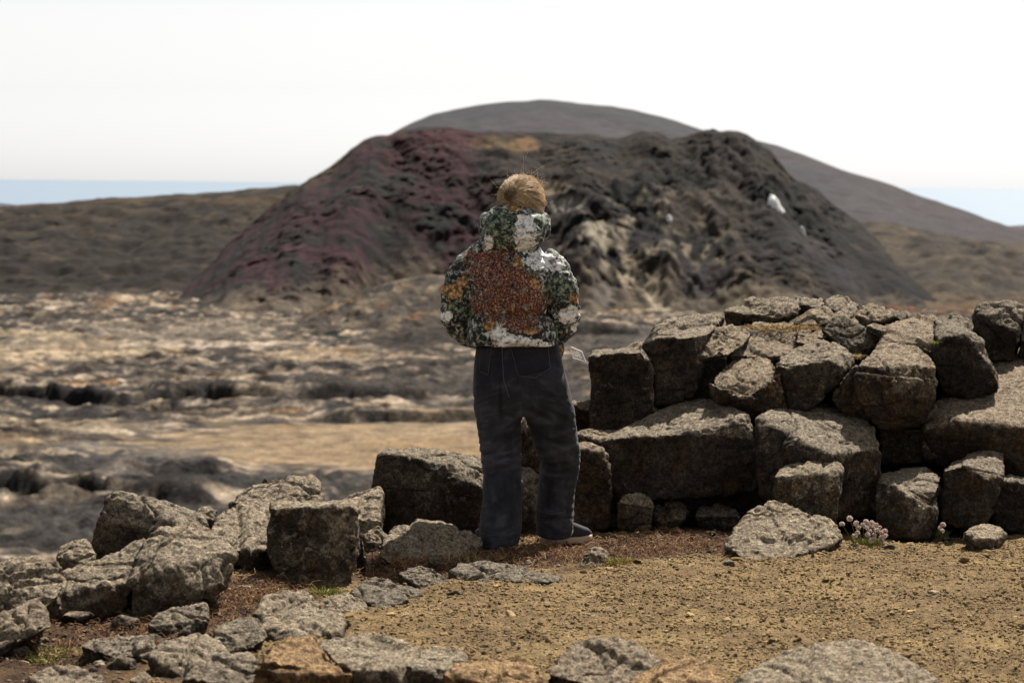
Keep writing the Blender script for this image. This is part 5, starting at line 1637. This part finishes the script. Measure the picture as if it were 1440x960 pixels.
# sea thrift
petal_m = NT('dry_petal', 0.8, 0.2)
petal_m = petal_m.done(petal_m.ramp(petal_m.noise(120, 3), [(0.36, (0.22, 0.13, 0.09)), (0.5, (0.46, 0.35, 0.31)), (0.66, (0.66, 0.58, 0.54))]))
V0, F0 = ico(1)
HV, HF = [], []
for i in range(26):
    th = math.acos(1 - 1.55 * (i + 0.5) / 26); ph = i * 2.39996
    d = np.array([math.sin(th) * math.cos(ph), math.sin(th) * math.sin(ph), math.cos(th)])
    HF.append(F0 + len(HV) * len(V0)); HV.append(V0 * np.array([0.0030, 0.0030, 0.0024]) * RNG.uniform(0.8, 1.2) + d * 0.0092)
head_me = np_mesh('flower_head', np.concatenate(HV), np.concatenate(HF), smooth=True)
head_me.materials.append(petal_m)


def thrift(name, label, base, heads, D):
    r = bpy.data.objects.new(name, None)
    COL.objects.link(r)
    r.location = base
    tag(r, label, 'flower', None)
    bm = bmesh.new()
    for (px, py) in heads:
        p = np.array(at(px, py, D + RNG.uniform(-0.05, 0.05)))
        if p[2] < base[2] + 0.012: p[2] = base[2] + 0.012
        o = link('flower_head', head_me, None, r, p - base)
        o.scale = (RNG.uniform(0.95, 1.35),) * 3
        o.rotation_euler = (RNG.normal() * 0.4 - 0.3, RNG.normal() * 0.4, RNG.uniform(0, 6))
        root = np.array([(p[0] - base[0]) * 0.55, (p[1] - base[1]) * 0.4, 0.0])
        q = p - base
        tube(bm, [root, (root + q) / 2 + [0, 0, 0.01], q], [0.0011] * 3, 6)
    me = bpy.data.meshes.new('stems'); bm.to_mesh(me); bm.free()
    tag(link('stems', me, plain('flower_stem', (0.14, 0.15, 0.05), 0.8), r), kind='stuff')
    lf = tuft('leaves', None, np.zeros(3), 320, 0.04, 0.075, GRN, None)
    lf.parent = r; lf.location = (0, 0, 0)
    return r


thrift('sea_thrift', 'clump of pale pink sea thrift flowers at the foot of the outcrop', ground_at(1222, 766),
       [(1184, 737), (1195, 729), (1204, 736), (1207, 742), (1206, 749), (1218, 734), (1222, 739), (1218, 742), (1229, 742), (1232, 738), (1237, 742), (1239, 749), (1244, 747), (1229, 752), (1223, 747), (1220, 752), (1240, 756), (1239, 761), (1229, 758), (1245, 754), (1225, 760), (1245, 766), (1202, 754), (1213, 738), (1233, 746), (1226, 735)], 13.0)
thrift('sea_thrift', 'tiny thrift plant with three heads right of the large flower clump', ground_at(1312, 752), [(1326, 738), (1322, 742), (1325, 746)], 13.1)

# loose small stones lying about
WHERE = [(230, 842, .03, 'beside the rough big boulder'), (338, 812, .03, 'left of the flat-faced block'), (300, 850, .026, 'on the brown soil in mid-left'), (60, 905, .03, 'at the edge of the yellow green grass patch'),
         (360, 800, .028, 'touching the foot of the flat-faced block'), (520, 800, .024, 'between the flat-faced block and the ridged light boulder'), (640, 838, .03, 'on the gravel right of the dark rounded stone'), (880, 752, .022, 'in front of the small grey rounded stone'),
         (950, 748, .03, 'in front of the shadowed hollow'), (1000, 752, .024, 'just left of the lichen-whitened boulder'), (930, 762, .02, 'on the reddish soil in the middle'), (200, 905, .032, 'right of the grey stone in the hollow'), (330, 838, .035, 'below the pale sunlit boulder'),
         (180, 880, .055, 'at the foot of the long pale wedge, brown and angular'), (152, 868, .04, 'tucked under the long pale wedge'), (110, 872, .06, 'between the long pale wedge and the low flat rock'), (262, 835, .045, 'at the right foot of the rough big boulder'),
         (322, 790, .05, 'under the lit face of the pale sunlit boulder'), (345, 830, .045, 'on the soil left of the pitted stone'), (222, 905, .045, 'above the smooth pale slab'), (90, 950, .04, 'above the rounded stone near the bottom left corner'),
         (20, 925, .06, 'in the dark corner at the lower left edge'), (170, 940, .05, 'left of the smooth pale slab, half sunk'), (205, 960, .06, 'on the bottom edge left of the blocky stone'), (530, 822, .04, 'between the flat-faced block and the black split stone'),
         (470, 880, .05, 'right of the pinkish wedge'), (345, 950, .045, 'between the blocky stone and the orange boulder'), (610, 795, .04, 'behind the dark rounded stone'), (545, 790, .035, 'under the left end of the ridged light boulder'), (690, 812, .035, 'in front of the low dark ledge stone'),
         (1025, 795, .03, 'at the left foot of the lichen-whitened boulder'), (1250, 772, .03, 'right of the flower clump'), (1330, 760, .025, 'left of the flat half-buried stone'), (860, 742, .03, 'beside the squat stone right of the jeans')]
for i, (px, py, r, wh) in enumerate(WHERE):
    b = ground_at(px, py)
    bm = bmesh.new()
    for _ in range(14):
        d = RNG.normal(size=3); d /= np.linalg.norm(d)
        bm.verts.new(d * r * np.array([1.2, 1.0, 0.65]) * RNG.uniform(0.8, 1.15))
    bmesh.ops.convex_hull(bm, input=bm.verts)
    me = remeshed(bm, max(0.0035, r / 11), 'stone', 0)
    V, N = me_arrays(me)
    ca = me.attributes.new('LitCrust', 'FLOAT', 'POINT')
    ca.data.foreach_set('value', np.clip(0.5 * N[:, 2] + 0.15 + 0.3 * pnoise(V / 0.03 + i), 0, 0.9).astype(np.float32))  # upper sides paler: weathering with sunlight painted in
    set_co(me, V + N * (0.13 * r * fbm(V / (r * 0.7) + i * 7, 4, 0.65))[:, None] + [0, 0, r * 0.25])
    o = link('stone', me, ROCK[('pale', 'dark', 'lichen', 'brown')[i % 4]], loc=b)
    tag(o, 'small loose stone ' + wh, 'stone', 'small loose stones on the soil')
# bits of broken rock too many to count
scatter('rubble', 1800, (-2.6, 1.2), (9.0, 13.4), lambda n: 0.008 + 0.017 * RNG.power(0.6, n) ** 3, lambda x, y: in_view(x, y) & (soilmask(x, y) > 0.5),
        lambda n, x, y: np.array([[0.12, 0.10, 0.078], [0.06, 0.05, 0.04], [0.20, 0.17, 0.13], [0.10, 0.06, 0.035]])[RNG.integers(0, 4, n)], grit_mat, 2, 0.7, 'crumbs of broken rock on the dark soil')
